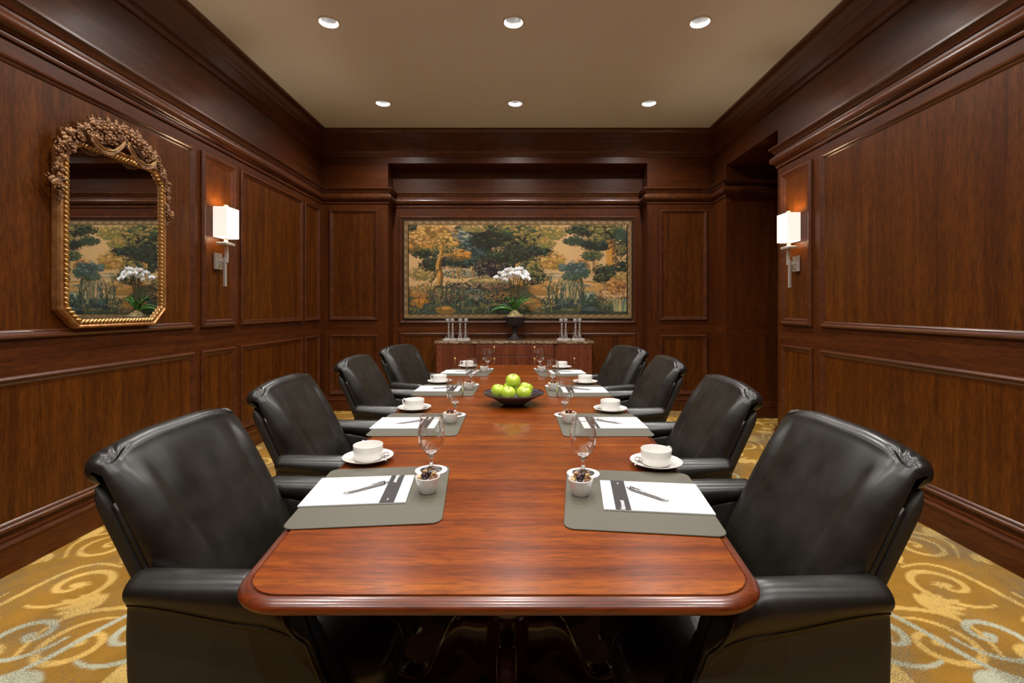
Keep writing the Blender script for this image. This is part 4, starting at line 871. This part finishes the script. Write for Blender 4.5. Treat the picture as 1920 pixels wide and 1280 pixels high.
# urn with orchid
ux, uy, uz = -.065, 5.92, SZ
orc = empty('potted_orchid', (ux, uy, uz), 0, 'white moth orchid planted in a dark iron urn in the centre of the sideboard', 'potted plant')
q = MB(); q.box(-.088, .088, -.088, .088, 0, .018); q.lathe([(0, .018), (.070, .018), (.066, .030), (.045, .042), (.032, .060), (.027, .090), (.030, .118), (.046, .130), (.050, .138), (.036, .146), (.050, .158), (.085, .185), (.108, .215), (.116, .250), (.118, .272), (.10, .272), (0, .20)], seg=40)
q.v = [(x*(1+.03*math.cos(18*math.atan2(y, x))*(1 if .15 < z < .25 else 0)), y*(1+.03*math.cos(18*math.atan2(y, x))*(1 if .15 < z < .25 else 0)), z) for x, y, z in q.v]; urn = q.build('urn', IRON, orc, auto=40)
q = MB(); q.lathe([(.112, .262), (.126, .266), (.133, .274), (.133, .284), (.124, .288), (.108, .285), (.104, .272)], seg=48); q.v = [(x*(1+.012*math.cos(40*math.atan2(y, x))), y*(1+.012*math.cos(40*math.atan2(y, x))), z) for x, y, z in q.v]; q.build('urn_rim', IRONR, urn)
mr = random.Random(9); q = MB()
q.lathe([(.110, .270), (.10, .285), (.07, .312), (.035, .345), (.012, .362), (0, .364)], seg=26)
for k in range(70):
    a = mr.uniform(0, 2*PI); r_ = mr.uniform(.01, .105); z = .285+.075*(1-r_/.11); q.tube(catmull([(r_*math.cos(a+d), r_*math.sin(a+d), z+mr.uniform(-.005, .016)) for d in (0, .25, .5)], 3), .0035, 5)
q.build('moss', MOSS, orc)
for k, (a, L, H, dr) in enumerate([(0.15, .20, .16, .02), (.5, .17, .19, .0), (2.5, .16, .18, .02), (2.95, .24, .10, .05), (3.25, .32, .08, .10), (1.2, .12, .17, .0), (2.0, .12, .19, 0), (4.6, .12, .14, .02), (5.4, .13, .15, .02), (4.0, .14, .13, .03)]):
    q = MB(); n_ = 14; pts = []
    for i in range(n_):
        t_ = i/(n_-1); pts.append(Vector((math.cos(a)*L*t_, math.sin(a)*L*t_*.6, .345+H*math.sin(t_*PI*.60)-dr*t_*t_)))
    wl_ = lambda t_: .024*math.sin(PI*min(1, .12+t_*.86))**.7
    vs = []; sd = Vector((-math.sin(a), math.cos(a), 0)); up_ = Vector((0, 0, 1))
    if abs(math.cos(a)) > .5: sd = (sd*.35+up_*.9).normalized() if k % 2 == 0 else (sd*.8+up_*.5).normalized()
    for i in range(n_):
        t_ = i/(n_-1); w_ = wl_(t_)
        for s_, h_ in ((-1, .004), (0, -.003), (1, .004), (0, -.0065)): vs.append(pts[i]+sd*(s_*w_)+up_*h_*.6+Vector((0, h_*.5, 0)))
    q.add(vs, [(i*4+j, i*4+(j+1) % 4, (i+1)*4+(j+1) % 4, (i+1)*4+j) for i in range(n_-1) for j in range(4)]); q.build('leaf', LEAF, orc)
stems = []
for k, (bx, tx, tz, ex) in enumerate([(-.03, -.05, .82, -.225), (-.01, -.01, .86, -.10), (.015, .035, .84, .12), (.035, .06, .80, .18)]):
    pts = catmull([(bx*.4, 0, .35), (bx*1.2, .005*k, .50), (tx, .0, .68), (tx+(ex-tx)*.25, -.01, tz-.02), (tx+(ex-tx)*.65, -.02, tz-.02), (ex, -.03, tz-.10)], 6); q = MB(); q.tube(pts, .005, 7); q.build('flower_stem', STEMG, orc); stems.append(pts)
fr_ = random.Random(4); fl_proto = None
fpos = [(930, 520), (938, 513), (944, 511), (940, 522), (947, 524), (951, 507), (952, 515), (958, 506), (956, 518), (963, 508), (965, 514), (969, 505), (975, 505), (971, 512), (976, 518), (980, 511), (974, 515), (985, 510), (988, 515), (984, 520), (990, 522), (960, 512), (945, 517)]
for k, (px, py) in enumerate(fpos):
    x = (px-975)*5.88/907-ux; z = 1.25-(py-577)*5.88/907-uz
    if fl_proto is None:
        q = MB()
        for j, a in enumerate((PI/2, PI/2+2.2, PI/2-2.2)): q.ball((math.cos(a)*.017, .002, math.sin(a)*.017), (.017, .0022, .011), 10, 6, rot=Matrix.Rotation(-a, 3, 'Y'))
        for a in (.25, PI-.25): q.ball((math.cos(a)*.019, -.002, math.sin(a)*.019), (.021, .0025, .018), 12, 6, rot=Matrix.Rotation(-a, 3, 'Y'))
        fl_proto = q.build('flower', PETAL, orc); q = MB(); q.ball((0, -.008, -.003), (.005, .006, .007), 8, 6); lp = q.build('flower_lip', LIP, fl_proto); f_ = fl_proto
    else:
        f_ = fl_proto.copy(); COL.objects.link(f_); c2 = lp.copy(); COL.objects.link(c2); c2.parent = f_
    f_.location = (x, -.04+fr_.uniform(-.03, .02), z); f_.rotation_euler = (fr_.uniform(-.3, .3), fr_.uniform(-.5, .5), fr_.uniform(-.6, .6)); s_ = fr_.uniform(.95, 1.25); f_.scale = (s_, s_, s_)

# water bottles on white plates
def mk_bottle():
    r_ = empty('water_bottle')
    q = MB(); q.lathe([(0, .001), (.022, .001), (.0250, .004), (.0250, .208), (.0245, .2105), (.0235, .2105)], seg=32); q.build('glass_cylinder', GLASS, r_, fix=False)
    q = MB(); q.lathe([(0, .208), (.0240, .208), (.0245, .210), (.0245, .246), (.023, .249), (0, .249)], seg=32); q.build('cap', GREYCAP, r_, auto=40)
    tm = text_mesh('VOSS', .058, 0, .0003, .0004); xs_ = [v.co.x for v in tm.vertices]; wdt = max(xs_)-min(xs_); k = .165/wdt
    for v in tm.vertices:                                # run the word up the bottle and wrap it round the glass
        u = v.co.y*.36; h = v.co.x*k; a = u/.0254; v.co = (math.sin(-a)*(.0256+v.co.z), -math.cos(a)*(.0256+v.co.z), .112+h)
    tm.materials.append(PAPERTXT); t_ = bpy.data.objects.new('lettering', tm); COL.objects.link(t_); t_.parent = r_
    return r_
k_ = 5.95/907
xsb = [839.2, 847.8, 863.2, 873.4, 1052.1, 1061, 1078, 1087.2]
ordb = ['first', 'second', 'third', 'fourth', 'first', 'second', 'third', 'fourth']
brot = [.9, .35, .1, -.1, .2, -.1, .15, -.15]
for i, px in enumerate(xsb):
    o = proto('bottle', mk_bottle); side_ = 'left' if i < 4 else 'right'
    place(o, (px-975)*k_, 5.95+(.012 if i % 2 else -.012), SZ+.0095, brot[i], 'grey capped glass water bottle, %s from left in the %s bottle group' % (ordb[i], side_), 'bottle', 'water bottles on the sideboard')
def mk_plate():
    q = MB(); pad_mesh(q, .160, .115, .012, .006); q.add([(x*1.06, y*1.06, z) for x, y, z in []], []); 
    fr2 = MB(); pts = [v for v in q.v[2*28:3*28]]; q.tube([(x*1.0, y*1.0, .008) for x, y, z in pts], .0028, 6, closed=True); return q.build('bottle_plate', PORC)
for i, (a, b2) in enumerate([(831, 856), (857.2, 881), (1045, 1069), (1071.5, 1095)]):
    o = proto('plate', mk_plate); place(o, ((a+b2)/2-975)*k_, 5.95, SZ+.0004, 0, 'small white rectangular plate under the %s pair of bottles on the sideboard' % ['leftmost', 'second from left', 'second from right', 'rightmost'][i], 'plate', 'bottle plates on the sideboard')

# ================================================================ LEATHER CHAIRS  (local +x = the way the sitter faces)
BETA = math.radians(23); PIV = Vector((-.150, 0, .44)); BH = .565
EU = Vector((-math.sin(BETA), 0, math.cos(BETA))); EN = Vector((math.cos(BETA), 0, math.sin(BETA)))
def bp(y, h, n_): return PIV+Vector((0, y, 0))+EU*h+EN*n_
def topd(u):
    a = abs(u); return 0 if a < .28 else .024*((a-.28)/.72)**1.6
def bw(h): t_ = max(0, min(1.05, h/BH)); return .236+.027*t_
def mk_chair():
    root = empty('leather_armchair')
    # --- padded back with rolled top
    q = MB(); RR = .036; NU, NV = 110, 110
    def prof(v, H):
        """closed profile: returns (n, h, part)"""
        hc = H-RR; nc = -.036
        segs = [(0, .40), (.40, .46), (.46, .78), (.78, .86), (.86, .96), (.96, 1.0)]
        if v < .40:
            t_ = v/.40; return (.046*(1-t_**2.4), -.03+(hc+.03)*t_)
        if v < .78:
            t_ = (v-.40)/.38; a = (PI*1.27)*t_
            x_, z_ = nc+RR*math.cos(a), hc+RR*math.sin(a)
            return (x_, z_)
        if v < .86:
            t_ = (v-.78)/.08; a = PI*1.27; x0, z0 = nc+RR*math.cos(a), hc+RR*math.sin(a); return (x0+(-.022-x0)*t_, z0+(H-RR*2-.030-z0)*t_)
        t_ = (v-.86)/.14; return (-.022, (H-RR*2-.030)*(1-t_)+(-.03)*t_)
    def bf(u, v):
        X_ = -1+2*u; U = X_*(1.42-.42*X_*X_); a = abs(U); H = BH-topd(U); n_, h = prof(v, H); hc = H-RR; nc = -.036
        front = v < .42; roll = .40 <= v < .86
        if front:                                        # flat face between two soft side bolsters
            lo_ = smooth01((h-.0)/.12)*smooth01((hc+.01-h)/.10); uc = .52+.16*max(0, h)/BH
            n_ += (.0075*math.exp(-((a-uc-.14)/.15)**2)-.0035*math.exp(-((a-uc+.02)/.07)**2)-.004*(1-min(1, a/.42)**2))*lo_
        if v < .80 and a > .5:                           # creases fanning out from under the scroll
            s_ = (h-hc) if v < .40 else RR*(PI*1.27)*(v-.40)/.38
            ds = s_+.004; da = (.95-a)*bw(h); R_ = math.hypot(ds, da); ph = math.degrees(math.atan2(ds, da)); dep = 0
            for ray, L_ in ((-8, .055), (20, .085), (46, .090), (70, .080), (92, .070)):
                d_ = R_*math.radians(abs(ph-ray)); dep += math.exp(-(d_/.0042)**2)*smooth01((L_-R_)/.04)*smooth01(R_/.012)
            dep = min(dep, 1)*.0048
            if roll and v > .40: 
                dx, dz = n_-nc, h-hc; f_ = 1-dep/RR; n_, h = nc+dx*f_, hc+dz*f_
            else: n_ -= dep
        E0 = .80 if not roll else .86
        if a > E0:
            t_ = min(1, (a-E0)/(1-E0)); s_ = math.sqrt(max(0, 1-t_*t_))
            if roll: dx, dz = n_-nc, h-hc; n_, h = nc+dx*(.10+.90*s_), hc+dz*(.10+.90*s_)
            else: n0 = -.020; n_ = n0+(n_-n0)*s_
        y = U*bw(h)
        n_ -= .006*a**3*(max(0, h)/BH)
        return bp(y, h, n_)
    q.grid(bf, NU, NV, cv=True); q.build('backrest', LEATHER, root)
    # --- outer shell behind the pad
    q = MB(); 
    def sf(u, v):
        a = u*2*PI; c_, s_ = math.cos(a), math.sin(a); sq = lambda t_, p: math.copysign(abs(t_)**p, t_)
        U = sq(c_, .35); e = min(1, math.sin(PI*min(v, 1-v)*5)**.5) if min(v, 1-v) < .1 else 1
        H = BH-topd(U)-.066; h = -.10+(H+.10)*v; y = U*(bw(h)+.003)*(.97+.03*e); n_ = -.050+.028*sq(s_, .6)*e-.006*abs(U)**3*(max(0, h)/BH)
        if s_ < 0: n_ -= .012*(1-U*U)
        return bp(y, h, n_)
    q.grid(sf, 56, 26, cu=True); q.build('back_shell', LEATHER_SIDE, root)
    for sd in (-1, 1):
        q = MB(); pts = [bp(sd*(bw(h)+.002), h, -.021-.006*(h/BH)) for h in [i*.0225 for i in range(0, 20)]]; q.tube(pts, .0042, 8); q.build('back_piping', LEATHER, root)
    # --- arms
    def xfront(z): return .060+(.665-z)*.50 if z > .44 else .060+.1125+(.44-z)*.22
    def armloop(sd, t_):
        """cross-section of the arm: a roll that grows fatter to the front, over a flat side"""
        L = []; r_ = .031+.027*smooth01(t_*1.05); ry = .044+.008*t_; zc_ = .691-r_-.004*t_; yc_ = .288
        if t_ > .80: zc_ -= .030*((t_-.80)/.20)**2
        for i in range(17):
            a = math.radians(226-i*(272/16)); L.append((yc_+ry*math.cos(a), zc_+r_*math.sin(a)))
        zn = zc_-r_*.72
        low = [(.317, -.012), (.322, -.06), (.330, -.13), (.335, -.21), (.331, -.29), (.320, -.36), (.304, -.415)]
        L += [(y, zn+d*(zn-.19)/.415) for y, d in low]+[(.285, .185), (.262, .185), (.252, .21), (.249, .30), (.249, .42), (.249, .50), (.250, zn-.01)]
        return [(sd*y, z) for y, z in L], (yc_*sd, zc_), zn
    def xfr(z): return .045+(.665-z)*.52 if z > .44 else .045+.117+(.44-z)*.22
    for sd in (-1, 1):
        st = [0, .010, .03, .07, .15, .25, .35, .45, .55, .65, .75, .83, .90, .95, .985, 1.0]
        q = MB(); vs = []; nL = None
        for k, t_ in enumerate(st):
            L, cc, zn = armloop(sd, t_); nL = len(L)
            e = {0: .72, 1: .90, 2: 1.0}.get(k, 1.0) if k < 3 else {len(st)-2: .965, len(st)-1: .86}.get(k, 1.0)
            for (y, z) in L:
                xr = -.272+.03*smooth01((.6-z)/.3); xf_ = xfr(z); x = xr+(xf_-xr)*t_
                if z > zn-.02: yy = cc[0]+(y-cc[0])*e; zz = cc[1]+(z-cc[1])*e
                else: yy = cc[0]+(y-cc[0])*e; zz = z
                vs.append((x, yy, zz))
        fs = [(k*nL+j, k*nL+(j+1) % nL, (k+1)*nL+(j+1) % nL, (k+1)*nL+j) for k in range(len(st)-1) for j in range(nL)]
        fs += [tuple(range(nL))[::-1], tuple((len(st)-1)*nL+j for j in range(nL))]
        q.add(vs, fs, 0, True); q.mi = [1 if (17 <= (i % nL) < 24 and i < (len(st)-1)*nL) else 0 for i in range(len(q.f))]
        arm = q.build('armrest', [LEATHER, LEATHER_SIDE], root, auto=62)
        q = MB(); L, cc, zn = armloop(sd, .985); pts = [(xfr(z)*.985-.272*.015-.001, cc[0]+(y-cc[0])*1.01, z) for y, z in L[:-1]]; q.tube(pts, .0042, 7); q.build('arm_piping', LEATHER, arm)
        q = MB(); pts = []
        for i in range(15):
            t_ = .02+.95*i/14; L, cc, zn = armloop(sd, t_); y, z = L[16]; pts.append((-.272+(xfr(z)+.272)*t_, y+sd*.001, z))
        q.tube(pts, .0026, 6); q.build('seam_roll', LEATHER, arm)
    # --- seat
    q = MB()
    def se(u, v):
        a = u*2*PI; b_ = -PI/2+v*PI; sq = lambda t_, p: math.copysign(abs(t_)**p, t_)
        cx, cy = sq(math.cos(a), .32), sq(math.sin(a), .32); r_ = max(0, math.cos(b_))**.35; z = sq(math.sin(b_), .55)
        zc, hz = .375, .092
        x = .050+.205*cx*r_+ (.0 if cx < 0 else -.028*(z < 0)*abs(z)); return (x, .243*cy*r_, zc+hz*z+(.012*(1-(x/.25)**2)*(1-cy*cy) if z > 0 else 0))
    q.grid(se, 64, 22, cu=True); seat = q.build('seat_cushion', LEATHER, root)
    q = MB(); q.tube([(.246, -.19+.38*i/20, .395) for i in range(21)], .003, 6)
    for yy in (-.10, .10): q.tube(catmull([(.20, yy, .469), (.240, yy, .450), (.252, yy, .40), (.242, yy, .33)], 4), .0028, 6)
    q.build('seat_piping', LEATHER, seat)
    q = MB(); q.box(-.15, .22, -.248, .248, .245, .300); q.build('seat_base', LEATHER_SIDE, root, bevel=.012)
    # --- swivel base
    q = MB(); q.lathe([(0, .25), (.06, .25), (.06, .235), (.032, .225), (.032, .13), (.045, .12), (.045, .07), (0, .07)], seg=24); q.build('column', BLACKMETAL, root, auto=40)
    for k in range(5):
        a = math.radians(18+72*k); q = MB(); q.tube([(.03, 0, .100), (.12, 0, .096), (.235, 0, .078)], [.024, .020, .014], 8, flat=.6); q.xf(Matrix.Rotation(a, 4, 'Z')); leg = q.build('leg', BLACKMETAL, root)
        q = MB(); c_ = Vector((.235, 0, 0))
        for s_ in (-1, 1): q.tube([(c_.x-.0, s_*.006, .026), (c_.x, s_*.020, .026)], .026, 18)
        q.tube([(c_.x, 0, .026), (c_.x, 0, .075)], .007, 8); q.xf(Matrix.Rotation(a, 4, 'Z')); q.build('caster', RUBBER, leg)
    return root
CH = [('L', -.550, 1.320, 1), ('L', -.650, 2.130, 1), ('L', -.660, 3.050, -2), ('L', -.625, 3.850, -17), ('R', .478, 1.290, 180), ('R', .512, 2.090, 179), ('R', .535, 3.000, 181), ('R', .500, 3.750, 197)]
cnt = {'L': 0, 'R': 0}
for (s_, x, y, a) in CH:
    o = proto('chair', mk_chair); i = cnt[s_]; cnt[s_] += 1
    place(o, x, y, 0, math.radians(a), 'black leather armchair on the %s side of the table, %s' % ('left' if s_ == 'L' else 'right', ordn[i]), 'chair', 'black leather armchairs round the table')
